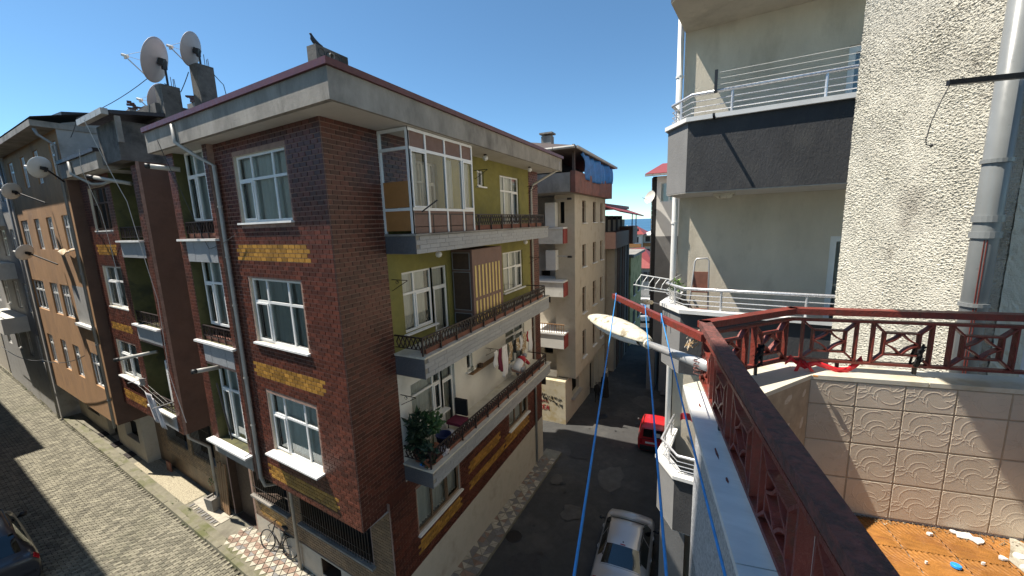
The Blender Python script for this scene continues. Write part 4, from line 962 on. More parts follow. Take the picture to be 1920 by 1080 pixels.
    window(T, F, -2.65, -1.6, 12.0, 13.2, 2, 0, -.08, 0, cur='curtain')
    m = MB(); m.box(-3.1, -2.86, 27.0, 36, 2.2, 13.6); m.build('side_wall', 'plaster_black', T)
    for k in range(26): m = MB(); m.box(-3.16, -3.1, 26.98, 27.3, 6.0 + k * .29, 6.0 + k * .29 + .27); m.build('quoin', 'stone_strip', T)
    m = MB(); m.box(-3.2, -2.7, 26.9, 36, -2, 2.2); m.box(-2.4, -1.9, 26.9, 27.4, -2, 2.2); m.box(-1.9, 4, 28, 36, -2, 2.3); m.build('ground_floor', 'plaster_mid', T)
    m = MB(); m.add([(-3.5, 26.4, 13.75), (4, 26.4, 13.75), (4, 37, 15.6), (-3.5, 37, 15.6), (-3.5, 26.4, 13.6), (4, 26.4, 13.6), (4, 37, 15.4), (-3.5, 37, 15.4)], [(0, 1, 2, 3), (0, 4, 5, 1), (3, 7, 4, 0), (4, 7, 6, 5)]); RO = m.build('roof', 'roof_red', T)
    for k in range(8): m = MB(); m.box(-3.5 + k * .45, -3.08 + k * .45, 26.28, 26.4, 13.58, 13.7); m.build('gutter_length', 'pipe_white', RO)
    D = thing('satellite_dish', 'white satellite dish on the corner of the white and charcoal house', 'satellite dish', (-3.3, 27, 12)); m = MB(); m.lathe([(.42, .1), (.3, .03), (0, 0)], 18, (-3.15, 26.6, 12.3), (-.6, -.7, .35)); m.build('reflector', 'dish_white', D, smooth=True); m = MB(); m.tube([(-3.1, 26.7, 12.0), (-3.6, 26.1, 12.3)], .02); m.build('arm', 'galv', D)
street_row()
# ================================================================== RIGHT-HAND HOUSE WITH CHARCOAL BALCONIES
def right_house():
    T = thing('apartment_building', 'cream plastered house with charcoal balcony parapets and steel rails', 'building', (1.5, 8.5, .3))
    e = Vector((.99674, -.0807))
    def pl(k=0.):     # balcony outline, grown outward by k
        return [(-.46, 8.27), (-.60 - k, 7.1 - k * .2), (-.29 - k * .5, 6.6 - k), (4.0, 6.6 - 4.29 * .081 - k), (4.0, 7.9)]
    caps = (12.43, 9.57, 6.69)
    m = MB()
    # back wall of the loggias, with a door at the right
    W = frame((-.46, 8.27, 0), (.99674, -.0807, 0), (-.0807, -.99674, 0))
    holes = [(2.32, 3.05, z - 1.0, z + 1.05) for z in caps]
    m.fr = W; wall(m, 0, 5, -.5, 14.25, [(a, b, c, d) for a, b, c, d in holes], 0, .12, 0, 0, 1)
    m.fr = ID; m.quad((-.46, 8.27, -.5), (-.46, 8.27, 17.2), (-.3, 26, 17.2), (-.3, 26, -2)); m.fr = W; wall(m, 0, 5, 14.25, 17.2, (), 0)
    m.build('wall', ['plaster_cream', 'room'], T)
    for h in holes: window(T, W, *h, 1, 0, -.05, 0, cur='curtain_grey', sash=False, fw=.09)
    for i, z in enumerate(caps):
        o = pl()
        m = MB(); inn = [(-.36, 8.2), (-.46, 7.14), (-.22, 6.72), (3.9, 6.39), (3.9, 7.8)]
        n = 5
        # parapet ring: left side, chamfer, front
        for k in range(3):
            a, b, c, d = o[k], o[k + 1], inn[k + 1], inn[k]
            q = MB(); q.prism([a, b, c, d], z - 1.06, z - .06); q.build('parapet', 'plaster_mid' if k == 1 else 'plaster_dark', T)
        g = pl(.05)
        for k in range(3):
            a, b, c, d = g[k], g[k + 1], (inn[k + 1][0] + .03, inn[k + 1][1] + .03), (inn[k][0] + .03, inn[k][1] + .0)
            q = MB(); q.prism([a, b, c, d], z - .06, z); q.build('coping', 'white_paint', T)
        q = MB(); q.prism([(-.40, 8.25), (-.5, 7.12), (-.25, 6.68), (3.95, 6.33), (3.95, 7.85)], z - 1.0, z - .92); q.build('balcony_floor', 'plaster_grey', T)
        q = MB(); q.prism([(x, y) for x, y in pl(-.004)], z - 1.072, z - 1.061); q.build('soffit_panel', 'soffit', T)
        # steel railing: round top tube, three thin tubes, posts
        rp = [(-.40, 8.15), (-.545, 7.12), (-.255, 6.66), (3.9, 6.33)]
        f = lambda p, dz: (p[0], p[1], z + dz)
        m = MB(); m.tube([f(p, .32) for p in rp], .024, 10); RL = m.build('top_rail', 'steel', T, smooth=True)
        for dz in (.07, .14, .22):
            m = MB(); m.tube([f(p, dz) for p in rp], .007, 6); m.build('thin_rail', 'steel', RL)
        ps = []
        for k in range(3):
            a, b = Vector(rp[k]), Vector(rp[k + 1]); nn = (2, 1, 4)[k]
            for j in range(nn): ps.append(a + (b - a) * ((j + .5) / nn))
        for p in ps: m = MB(); m.tube([(p.x, p.y, z), (p.x, p.y, z + .32)], .016, 8); m.build('post', 'steel', RL)
        m = MB(); c = Vector((.25, 7.25, z - 1.075 + 0)); m.lathe([(0, -.09), (.10, -.075), (.15, -.03), (.16, 0)], 20, c); m.build('ceiling_light', 'lamp_shell', T, smooth=True)
    # top slab over the highest balcony
    q = MB(); q.prism(pl(.02), 14.25, 15.3); q.build('parapet', 'plaster_dark', T); q = MB(); q.prism(pl(.015), 14.238, 14.248); q.build('soffit_panel', 'plaster_cream', T)
    m = MB(); m.lathe([(0, -.09), (.10, -.075), (.15, -.03), (.16, 0)], 20, (.25, 7.2, 14.236)); m.build('ceiling_light', 'lamp_shell', T, smooth=True)
    downpipe(T, [(-.53, 8.22, 17), (-.53, 8.22, 10), (-.53, 8.22, .2)], .055, 'white_paint', [(-.53, 8.22, z) for z in (13.5, 10.9, 8.4)])
    # ground floor block below the balconies
    m = MB(); m.box(.1, 4, 7.2, 8, -.4, 5.6); m.build('ground_floor', 'plaster_dark', T)
    m = MB(); m.box(-.55, -.1, 7.4, 8.1, -.4, 5.6); m.build('corner_pier', 'plaster_mid', T)
    # clothes lines on the top balcony
    m = MB()
    L = thing('clothesline', 'thin wires of a clothesline above the top steel balcony rail', 'clothesline', (.2, 6.6, 12.75))
    m.box(.03, .07, 6.58, 6.62, 12.72, 13.02); m.bar((.05, 6.62, 12.38), (.04, 6.34, 12.38), .03, .03); m.build('bracket', 'black_plastic', L)
    for k in range(3): m = MB(); m.tube([(.05, 6.6, 12.82 + k * .08), (3.5, 6.32, 12.80 + k * .08)], .004, 4); m.build('wire', 'cable_white', L)
right_house()

# ================================================================== OWN BALCONY AND STUCCO WALL
RAIL = []
def own_house():
    T = thing('balcony', 'tiled balcony with marble coping and red iron railing in the foreground', 'balcony', UV @ Vector((1.2, 1.0, -1.6)))
    # parapet masonry
    out = [(-2.2, .30), (1.93, .30), (2.44, .86), (2.44, 1.84)]; inn = [(-2.2, .46), (1.89, .46), (2.335, .90), (2.335, 1.84)]
    m = MB(UV); m.prism(out + inn[::-1], -2.6, -.862); m.build('parapet', 'granite_speckle', T)
    m = MB(UV); m.prism([(-2.2, .30), (1.93, .30), (2.44, .86), (2.44, 3), (-2.2, 3)], -1.85, -1.625); m.build('floor_slab', 'concrete', T)
    # marble coping in lengths
    def ring(o, i, z0, z1, cuts, mt, name):
        m = MB(UV); m.prism(o + i[::-1], z0, z1); return m.build(name, mt, T)
    ring([(-2.2, .25), (.95, .25)], [(-2.2, .49), (.95, .49)], -.86, -.838, 0, 'marble', 'coping_slab')
    ring([(.954, .25), (2.045, .25)], [(.954, .468), (1.88, .468)], -.86, -.838, 0, 'marble', 'coping_slab')
    ring([(2.05, .252), (2.505, .815)], [(1.885, .466), (2.328, .905)], -.86, -.838, 0, 'marble_warm', 'coping_slab')
    ring([(2.508, .82), (2.508, 1.39)], [(2.328, .909), (2.328, 1.39)], -.86, -.838, 0, 'marble_warm', 'coping_slab')
    ring([(2.508, 1.394), (2.508, 1.86)], [(2.328, 1.394), (2.328, 1.86)], -.86, -.838, 0, 'marble_warm', 'coping_slab')
    # outer groove line of the coping
    # relief wall tiles: 20 cm, embossed crescents
    def tile(o, ex, w, h, plain=False, seed=0):
        n = 64 if not plain else 2
        o = Vector(o); ex = Vector(ex); nrm = Vector((ex.y, -ex.x, 0)); 
        if nrm.dot(Vector((1, 0, 0))) > 0: nrm = -nrm
        mm = MB(UV); g = .0016
        arcs = [(.03, .03, .07, .42, .25), (.15, .05, .062, -.1, .5), (.06, .14, .065, .45, -.2), (.15, .155, .06, -.42, -.25), (.10, .09, .045, .3, -.45), (.19, .11, .05, -.5, 0), (.0, .10, .055, .3, .45)]
        def fn(i, j):
            x, z = g + (w - 2 * g) * i, g + (h - 2 * g) * j
            b = min(i, 1 - i, j, 1 - j); hgt = .004 if b > .001 else -.001
            if not plain:
                ins = False; ln = 0.
                for (ax, az, r, ox, oz) in arcs:
                    d = math.hypot(x - ax, z - az) - r; d2 = math.hypot(x - ax - ox * r, z - az - oz * r) - r * .86
                    if d < .002 and d2 > -.002: ln = max(ln, 1 - abs(d) / .0035, 1 - abs(d2) / .0035)
                    if d < 0 and d2 > 0: ins = True
                hgt += .0009 * max(0., ln) + (0. if ins else .00035 * math.sin(x * 780) * math.sin(z * 780))
            p = o + ex * x + nrm * hgt; return (p.x, p.y, o.z + z)
        mm.grid(n, n, fn)
        ob = mm.build('wall_tile', 'wall_tile', T)
        # make faces look into the balcony
        me = ob.data
        if me.polygons[0].normal.dot(UV.to_3x3() @ nrm) < 0: me.flip_normals()
    zs = [-1.6, -1.398, -1.196, -.994]
    vs = [.905 + .2 * k for k in range(5)]
    for k in range(5):
        for j in range(4):
            h = .2 if j < 3 else .13
            a = vs[k] if k else .90; w_ = (vs[k + 1] - a) if k < 4 else .135
            tile((2.334, a, zs[j]), (0, 1, 0), w_, h)
    ch = Vector((1.89 - 2.335, .46 - .90, 0)); cl = ch.length; ch.normalize()
    for k in range(4):
        for j in range(4):
            x0 = .13 if False else (0, .10, .30, .50)[k]; w_ = (.10, .2, .2, cl - .5)[k]
            p = Vector((2.334, .90, 0)) + ch * x0; tile((p.x, p.y, zs[j]), tuple(ch), w_, .2 if j < 3 else .13, plain=True)
    m = MB(UV); m.prism([(-2.2, .462), (1.888, .462), (2.3325, .902), (2.3325, 1.84), (2.3385, 1.84), (2.3385, .898), (1.892, .456), (-2.2, .456)], -1.6, -.862); m.build('grout', 'grout', T)
    # floor tiles with wave relief
    for i in range(10):
        for j in range(9):
            u0, v0 = 2.33 - (i + 1) * .2, .47 + j * .2
            if v0 > 1.9: continue
            mm = MB(UV); n = 44
            cx, cy = R.uniform(-.02, .02) + u0 + .05, v0 + .1
            def fn(a, b):
                u, v = u0 + .0015 + .197 * a, v0 + .0015 + .197 * b
                ph = math.hypot((u - cx) * 1.0, (v - cy) * 1.6) * 420 if math.hypot(u - cx, v - cy) < .085 else (u * .55 + v) * 300 + 2 * math.sin(u * 40)
                hh = .0022 * math.sin(ph)
                return (u, v, -1.612 + hh)
            if u0 < 1.5: n = 2
            mm.grid(n, n, fn); ob = mm.build('floor_tile', 'floor_tile', T, smooth=True)
            if ob.data.polygons[0].normal.z < 0: ob.data.flip_normals()
    # iron railing -------------------------------------------------
    zt, zb = -.5, -.785
    A, B, C = Vector((2.04, .335)), Vector((2.425, .825)), Vector((2.425, 1.80)); A0 = Vector((-1.4, .335))
    def P(p, z): return (p.x, p.y, z)
    RG = []
    for (p, q, nm) in ((A0, A, 'side'), (A, B, 'corner'), (B, C, 'front')):
        d = (q - p).normalized()
        m = MB(UV); m.bar(P(p - d * .02, zt - .016), P(q + d * .02, zt - .016), .052, .032); hr = m.build('handrail', 'rail_worn' if nm == 'side' else 'rail_red', T); RG.append(hr)
        m = MB(UV); m.bar(P(p, zt - .062), P(q, zt - .062), .03, .014); m.build('upper_bar', 'rail_red', hr)
        m = MB(UV); m.bar(P(p, zb), P(q, zb), .03, .014); m.build('lower_bar', 'rail_red', hr)
    def panel(hr, p, d, w, full=True):
        z1, z0 = zt - .068, zb + .006; dep = .030; th = .008
        nn = Vector((d.y, -d.x)); up = (nn.x, nn.y, 0)
        def bar(m, x0, za, x1, zc): m.bar(P(p + d * x0, za), P(p + d * x1, zc), th, dep, up)
        for x in (0, w): m = MB(UV); bar(m, x, z0, x, z1); m.build('upright', 'rail_red', hr)
        ix, iz = w * .20, (z1 - z0) * .23
        m = MB(UV); a, b, c, e = ix, w - ix, z0 + iz, z1 - iz
        for s in ((a, c, b, c), (b, c, b, e), (b, e, a, e), (a, e, a, c), (0, z0, a, c), (w, z0, b, c), (0, z1, a, e), (w, z1, b, e)): bar(m, *s)
        m.build('octagon', 'rail_red', hr)
        m = MB(UV); xm, zm = (a + b) / 2, (c + e) / 2
        for (x0, za, x1, zc) in ((a, zm, xm, e), (xm, e, b, zm), (b, zm, xm, c), (xm, c, a, zm)):
            px, pz = x0, za
            for t in range(1, 7):
                t = t / 6; lx, lz = x0 + (x1 - x0) * t, za + (zc - za) * t; k = .34 * 4 * t * (1 - t) * .5
                lx += (xm - lx) * k; lz += (zm - lz) * k; bar(m, px, pz, lx, lz); px, pz = lx, lz
        m.build('star_scroll', 'rail_red', hr)
    d = (A - A0).normalized(); k = 0
    while k < 10:
        panel(RG[0], A - d * (.27 + k * .315), d, .235); k += 1
    d = (B - A).normalized(); panel(RG[1], A + d * .05, d, .235); panel(RG[1], A + d * .345, d, .235)
    d = (C - B).normalized()
    for x in (.055, .365, .68): panel(RG[2], B + d * x, d, .24)
    for (p) in ((2.242, .62), (2.425, 1.38), (2.425, 1.05), (.9, .335), (1.6, .335)):
        m = MB(UV); m.bar((p[0], p[1], -.83), (p[0], p[1], zb), .014, .014); m.build('foot', 'iron_black', T)
    # house behind: own wall at right, floor above, outer wall below
    O = thing('apartment_building', 'roughcast plaster apartment building carrying the foreground balcony', 'building', UV @ Vector((2.5, 2.5, -10.4)))
    m = MB(UV); m.prism([(1.85, .34), (2.36, .90), (2.36, 1.9), (-2.2, 1.9), (-2.2, .34)], -10.6, -2.6); m.build('lower_wall', 'granite_speckle', O)
    m = MB(UV); m.prism([(-2.2, 1.85), (2.52, 1.85), (2.52, 2.6), (-2.2, 2.6)], -10.6, 2.1); m.build('room_wall', 'soffit_white', O)
    for zz in (1.2,):
        m = MB(UV); m.prism([(-2.2, .30), (2.46, .30), (2.46, 1.86), (-2.2, 1.86)], zz, zz + .9); m.build('upper_balcony', 'soffit_white', O)
    # stucco wall, built as relief
    a, b = Vector((3.31, 2.27)), Vector((4.57, 1.908)); L = (b - a).length; ex = (b - a) / L; nrm = Vector((-.276, -.961))
    def st(p0, e, n, Lm, z0, z1, nx, nz, name, fl):
        mm = MB(UV)
        def fn(i, j):
            x, z = Lm * i, z0 + (z1 - z0) * j
            v = Vector((x * 42 + z * 9, z * 95 - x * 8, 3.1)); big = .5 + .8 * noise.noise(Vector((x * 3, z * 3, 1.7))); hgt = (.0045 * noise.noise(v) + .006 * (1 - abs(noise.noise(v * 1.7))) ** 3) * (.7 + big) + .002 * noise.noise(v * 2.7)
            q = p0 + e * x + n * hgt; return (q.x, q.y, z)
        mm.grid(nx, nz, fn); o = mm.build(name, 'stucco', O)
        ref = UV.to_3x3() @ Vector((n.x, n.y, 0)); s = sum((p.normal for p in o.data.polygons), Vector())
        if s.dot(ref) < 0: o.data.flip_normals()
    st(a, ex, nrm, L, -2.4, 2.2, 280, 850, 'stucco_wall', 0)
    st(a, Vector((0, 1)), Vector((-1, 0)), .8, -2.4, 2.2, 40, 160, 'stucco_wall', 0)
    m = MB(UV); m.prism([(3.33, 2.29), (4.57, 1.935), (4.6, 3.4), (3.33, 3.4)], -10.6, 2.2); m.build('wall_core', 'plaster_cream', O)
    # drain pipe with collars and red stripes
    pu, pv = 3.28, 2.125
    pp = lambda z: UV @ Vector((pu, pv, z))
    m = MB(UV); m.tube([(pu, pv, -2.4), (pu, pv, 2.2)], .062, 20); DP = m.build('drain_pipe', 'pipe_grey', O, smooth=True)
    for z in (-.07, -.17, .28, -.62):
        m = MB(UV); h = .012 if z not in (-.07, -.17) else .02
        m.lathe([(.062, -h), (.072, -h), (.072, h), (.062, h)], 20, (pu, pv, z)); m.build('collar', 'pipe_grey', DP)
    for k, an in enumerate((2.75, 2.95)):
        dx, dy = math.cos(an + .75) * .0630, math.sin(an + .75) * .0630
        m = MB(UV); m.bar((pu + dx, pv - abs(dy), -2.3), (pu + dx, pv - abs(dy), -.2), .004, .004); m.build('red_stripe', 'rail_red', DP)
    # clothesline bracket and hanging wire
    BR = thing('clothesline_bracket', 'black square bar sticking out in front of the stucco wall', 'bracket', UV @ Vector((3.0, 1.9, .7)))
    m = MB(UV); m.bar((3.0, 1.675, .70), (3.02, 2.6, .70), .028, .028); m.build('bar', 'iron_black', BR)
    m = MB(UV); m.tube([(3.0, 1.685, .69), (3.0, 1.66, .62), (3.0, 1.625, .5), (3.0, 1.61, .4), (3.0, 1.615, .372), (3.0, 1.64, .365), (3.0, 1.66, .37)], .0028, 5); m.build('wire', 'cable', BR); m = MB(UV); m.lathe([(.0, -.012), (.012, 0), (0, .012)], 8, (3.0, 1.64, .366)); m.build('knot', 'cable', BR)
own_house()
# ================================================================== THINGS ON AND ROUND THE OWN BALCONY
def own_things():
    T = thing('clothesline', 'red bar tied to the railing corner with three blue ropes', 'clothesline', UV @ Vector((2.0, .3, -.55)))
    m = MB(UV); m.bar((1.90, .31, -.545), (2.88, -.135, -.545), .026, .034); m.build('bar', 'rail_red', T)
    for (u, v, v2) in ((2.84, -.117, -.075), (2.441, .071, .054), (2.247, .15, .145)):
        m = MB(UV); n = 14; m.tube([(u + (-1.6 - u) * i / n, v + (v2 - v) * i / n * 1.6, -.53 - .03 * 4 * (i / n) * (1 - i / n)) for i in range(n + 1)], .0027, 6); m.build('rope', 'blue_rope', T, smooth=True)
        m = MB(UV); c = Vector((u, v, -.545))
        for k in range(3): m.tube([c + Vector((.01 * k - .01 + .024 * math.cos(a * .7), .0, .024 * math.sin(a * .7))) for a in range(10)], .004, 5)
        m.tube([c, c + Vector((.01, .02, -.04)), c + Vector((.02, .03, -.05))], .004, 5); m.build('knot', 'blue_rope', T)
    m = MB(UV); rr = random.Random(3)      # frayed twine at the tie
    for k in range(10): m.tube([(1.99 + rr.uniform(-.02, .02), .305, -.53 - .008 * k), (1.99 + rr.uniform(-.03, .04), .28 + rr.uniform(-.02, .0), -.545 - .008 * k), (2.0 + rr.uniform(-.04, .05), .255 + rr.uniform(-.02, .01), -.58 - rr.uniform(0, .06))], .0025, 4)
    m.build('twine', 'cloth_tan', T)
    # street lamp fixed below the railing corner
    T = thing('street_lamp', 'weathered cream street lamp head on a galvanised arm at the balcony corner', 'street lamp', UV @ Vector((2.6, .2, -1.1)))
    m = MB(UV); m.tube([(1.86, .335, -.665), (2.6, .244, -.856), (3.3, .103, -1.014)], .027, 14); m.build('arm', 'galv', T, smooth=True)
    m = MB(UV)
    for k in range(4): m.tube([(1.96 + .035 * math.cos(a * .9) - .0, .315 + .035 * math.sin(a * .9), -.66 - .02 * k - .003 * a) for a in range(8)], .0028, 5)
    m.build('tie_wire', 'rail_worn', T)
    a, b = Vector((3.22, .12, -1.0)), Vector((4.02, -.43, -1.0)); d = (b - a).normalized(); x = Vector((-d.y, d.x, 0)); up = Vector((0, 0, 1))
    def shell(i, j):    # boat-shaped hood
        t = i; w = .122 * (math.sin(math.pi * min(1, t * .97 + .04)) ** .62) + .012; an = math.pi * j
        c = a + (b - a) * t; return c + x * (w * math.cos(an)) + up * (w * .62 * math.sin(an) + .02)
    m = MB(UV); m.grid(26, 14, shell); m.build('hood', 'lamp_shell', T, smooth=True, solid=.006)
    def bowl(i, j):
        t = .08 + .84 * i; w = .108 * (math.sin(math.pi * min(1, t * .97 + .04)) ** .62); an = math.pi * j
        c = a + (b - a) * t; return c + x * (w * math.cos(an)) + up * (-w * .7 * math.sin(an) * (1.2 - t * .3) + .016)
    m = MB(UV); m.grid(22, 12, bowl); m.build('bowl', 'pvc', T, smooth=True)
    m = MB(UV); m.bar(a + d * .3 + x * .12, a + d * .34 + x * .135, .03, .05); m.build('latch', 'pvc', T)
    m = MB(UV); m.tube([(3.18, .127, -.99), (3.36, .06, -1.0)], .038, 12); m.build('clamp', 'lamp_shell', T)
    # ribbon, cap, flakes, debris
    m = MB(UV); pts = [(2.39, .80, -.80), (2.40, .83, -.775), (2.405, .86, -.80), (2.41, .90, -.822), (2.41, .95, -.80), (2.40, .99, -.81), (2.39, 1.04, -.825), (2.40, 1.09, -.822), (2.42, 1.13, -.80), (2.425, 1.16, -.765)]
    P = []
    for i, p in enumerate(pts):
        w = .014; tw = i * .9; P += [Vector(p) + Vector((w * math.sin(tw) * .6 + .006, 0, w)), Vector(p) - Vector((w * math.sin(tw) * .6, 0, w))]
    m.add(P, [(2 * i, 2 * i + 1, 2 * i + 3, 2 * i + 2) for i in range(len(pts) - 1)])
    m.add([(2.40, .87, -.78), (2.41, .89, -.79), (2.36, .85, -.835), (2.35, .83, -.832)], [(0, 1, 2, 3)]); m.add([(2.40, .88, -.785), (2.41, .90, -.79), (2.37, .93, -.834), (2.36, .91, -.832)], [(0, 1, 2, 3)])
    m.build('ribbon', 'ribbon', smooth=True, solid=.0015, label='bright red ribbon tied to the foot of the balcony railing', cat='ribbon')
    for k, (u, v) in enumerate(((2.242, .63), (2.415, 1.38))):
        m = MB(UV); rr = random.Random(k)
        for q in range(7): m.tube([(u + rr.uniform(-.02, .02), v + rr.uniform(-.02, .02), -.74 + rr.uniform(-.05, .08)) for _ in range(4)], .006, 5)
        m.build('cloth_strip', 'cloth_black', smooth=True, label='black cloth strip knotted to the railing ' + ('at its angled corner' if k == 0 else 'in front of the stucco wall'), cat='cloth strip')
    m = MB(UV); c = (2.063, 1.425, -1.608); m.lathe([(0, .012), (.016, .012), (.0185, .010), (.0185, 0), (.0165, 0), (.0165, .009)], 22, c, (.12, .05, 1)); m.build('bottle_cap', 'cap_blue', smooth=False, label='blue plastic bottle cap lying on the orange floor tiles', cat='bottle cap')
    rr = random.Random(8)
    for k, (u, v, s) in enumerate(((2.292, 1.597, .045), (2.31, 1.56, .02), (2.27, 1.63, .035), (2.205, 1.735, .03), (2.171, 1.656, .018), (2.13, 1.71, .022), (2.26, 1.44, .014), (2.11, 1.55, .008), (2.05, 1.31, .006))):
        m = MB(UV); n = 9; rs = [rr.uniform(.6, 1.1) for _ in range(n)]
        m.prism([(u + .7 * s * rs[i] * math.cos(6.283 * i / n), v + s * rs[i] * math.sin(6.283 * i / n)) for i in range(n)], -1.608, -1.603 + .001 * k % 3); m.build('paint_flake', 'paint_flake', label='curled flakes of white paint lying on the balcony floor', cat='paint flake', group='paint flakes on the balcony floor')
    m = MB(UV)
    for k in range(420):
        v = rr.uniform(.95, 1.84); u = 2.325 - abs(rr.gauss(0, .02 + .06 * max(0, (v - 1.4)))); s = rr.uniform(.002, .007)
        P0 = [Vector((u + rr.uniform(-s, s), v + rr.uniform(-s, s), -1.608 + rr.uniform(0, s * 1.2))) for _ in range(4)]
        m.add(P0, [(0, 1, 2), (0, 2, 3), (0, 3, 1), (1, 3, 2)])
    m.build('debris', 'debris', kind='stuff', label='brown crumbs of dirt along the foot of the tiled wall', cat='debris')
    m = MB(UV); rs = [rr.uniform(.7, 1.2) for _ in range(12)]; m.prism([(2.17 + .15 * rs[i] * math.cos(6.283 * i / 12), 1.80 + .11 * rs[i] * math.sin(6.283 * i / 12)) for i in range(12)], -1.609, -1.606); m.build('cement_patch', 'cement', label='pale cement patch in the corner of the balcony floor', cat='cement patch')
    m = MB(UV); m.prism([(2.30, .90), (2.315, .905), (2.31, .925), (2.295, .92)], -.838, -.832); m.build('dry_leaf', 'orange_board', label='small dry orange leaf lying on the marble coping', cat='leaf')
    # red paint drips on the marble
    B = [o for o in COL.objects if o.name.startswith('balcony') and o.get('label', '').startswith('tiled')][0]
    for (u, v, l) in ((1.80, .296, .04), (1.40, .297, .07), (1.27, .30, .03)):
        m = MB(UV); m.prism([(u, v - .001), (u + l * .5, v - .005), (u + l, v - .003), (u + l * 1.1, v + .002), (u + l * .4, v + .003)], -.8379, -.8372); m.build('paint_drip', 'rail_red', B)
own_things()
def right_things():
    T = thing('step_ladder', 'folding steel step ladder with brown treads on the right balcony', 'step ladder', (0, 7.8, 8.66))
    m = MB()
    for y0, y1 in ((7.55, 7.85), (8.12, 7.88)):
        m.tube([(-.26, y0, 8.66), (-.14, y1, 10.2), (-.11, y1, 10.25), (.06, y1, 10.26), (.09, y1, 10.21), (.12, y0, 8.66)], .014, 8)
    m.build('frame', 'galv', T, smooth=True)
    for k in range(3):
        z = 9.0 + k * .33; y = 7.62 + k * .07; m = MB(); m.box(-.22 + k * .025, .10 - k * .005, y - .08, y + .08, z, z + .03); m.build('tread', 'ladder_brown', T)
    m = MB(); m.box(-.155, .085, 7.80, 7.83, 9.72, 10.02); m.build('top_platform', 'ladder_brown', T)
    T = thing('potted_plant', 'small leafy plant in a white pot on the balcony corner', 'potted plant', (-.42, 7.35, 9.57))
    m = MB(); m.lathe([(.0, 0), (.06, 0), (.085, .15), (.095, .15), (.095, .17), (.08, .17), (.07, .14), (0, .14)], 16, (-.42, 7.35, 9.572)); m.build('pot', 'white_paint', T, smooth=True)
    foliage(T, (-.42, 7.35, 9.82), (.12, .12, .10), 90, 'leaf_pale', .05, 4)
    T = thing('drying_rack', 'white wire drying rack hung out from the right balcony corner', 'drying rack', (-.7, 7.1, 9.6))
    m = MB(); m.tube([(-.5, 7.0, 9.98), (-.95, 6.9, 10.06)], .011); m.tube([(-.5, 6.95, 9.80), (-1.05, 6.8, 9.9)], .011); m.tube([(-.5, 6.95, 9.76), (-.85, 6.7, 9.84)], .009); m.build('arm', 'white_paint', T)
    for k in range(5): m = MB(); t = k / 4; m.tube([(-.54 - .4 * t, 6.99 - .09 * t, 9.985 + .07 * t), (-.60 - .40 * t, 6.9 - .08 * t, 9.90 + .06 * t), (-.62 - .4 * t, 6.92 - .1 * t, 9.82 + .07 * t)], .006); m.build('wire_bar', 'white_paint', T)
    T = thing('street_lamp', 'cream street lamp on a thin arm in front of the white and charcoal house', 'street lamp', (-2.3, 20, 6.9))
    m = MB(); m.tube([(-.4, 20.0, 6.6), (-2.2, 20, 6.92)], .03); m.build('arm', 'galv', T); m = MB(); m.lathe([(0, 0), (.10, .08), (.14, .35), (.10, .6), (0, .68)], 12, (-2.1, 20, 6.9), (-1, 0, .08)); m.build('head', 'lamp_shell', T, smooth=True)
    # red cloth on the lowest balcony
    m = MB(); m.grid(6, 6, lambda i, j: (-.28 + .22 * i, 7.95 + .02 * math.sin(i * 9), 7.15 - .14 * j + .05 * math.sin(i * 3))); m.build('cloth', 'cloth_red', label='small red cloth hanging on the lowest right-hand balcony', cat='cloth', solid=.004)
def foliage(T, c, rad3, n, mt, size, seed, name='foliage', elong=1.6):
    rr = random.Random(seed); m = MB()
    for _ in range(n):
        while True:
            p = Vector((rr.uniform(-1, 1), rr.uniform(-1, 1), rr.uniform(-1, 1)))
            if p.length < 1 and p.length > .25: break
        p = Vector((c[0] + p.x * rad3[0], c[1] + p.y * rad3[1], c[2] + p.z * rad3[2]))
        d = Vector((rr.gauss(0, 1), rr.gauss(0, 1), rr.gauss(0, .7))).normalized(); s = size * rr.uniform(.6, 1.2)
        x = d.cross(Vector((rr.gauss(0, 1), rr.gauss(0, 1), 1))).normalized(); k = d.cross(x) * s * .15
        m.add([p, p + d * s * elong * .5 + x * s * .4 + k, p + d * s * elong, p + d * s * elong * .5 - x * s * .4 + k], [(0, 1, 2, 3)])
    return m.build(name, mt, T)
right_things()

# ================================================================== THINGS ON THE BRICK HOUSES
def dish(lab, c, r, ax, pole, mt='dish', lnb=1.0):
    c = Vector(c); ax = Vector(ax).normalized(); T = thing('satellite_dish', lab, 'satellite dish', pole)
    m = MB(); dp = r * .16; m.lathe([(r * t, dp * t * t - dp) for t in (1, .9, .75, .55, .3, .02)], 32, c, ax); m.build('reflector', mt, T, smooth=True, solid=.012)
    side = ax.cross(Vector((0, 0, 1))).normalized(); dn = ax.cross(side).normalized()
    if dn.z > 0: dn = -dn
    f = c + ax * r * 1.15 * lnb + dn * r * .25; lo = c + dn * r * .93
    m = MB(); m.bar(lo, f, .03, .03); m.build('arm', 'galv', T)
    m = MB(); m.tube([c + side * r * .93, f], .006, 4); m.tube([c - side * r * .93, f], .006, 4); m.build('stay', 'galv', T)
    m = MB(); m.tube([f - ax * .10, f + ax * .06], [.045, .035], 10); m.tube([f - ax * .02, f - ax * .02 + Vector((0, 0, -.09))], .03, 8); m.build('receiver', 'dish_white', T)
    b = c - ax * (dp + .02); m = MB(); m.bar(b, b - ax * .14, r * .32, r * .3); m.bar(b - ax * .10 + Vector((0, 0, .18 * r)), b - ax * .1 + Vector((0, 0, -.28 * r)), .18 * r, .16 * r); m.build('mount', 'iron_black', T)
    m = MB(); m.tube([b - ax * .12, Vector((b.x - ax.x * .12, b.y - ax.y * .12, pole[2])) if abs(pole[0] - b.x) < .5 else Vector(pole)], .03, 8); m.build('mast', 'iron_black', T)
    return T
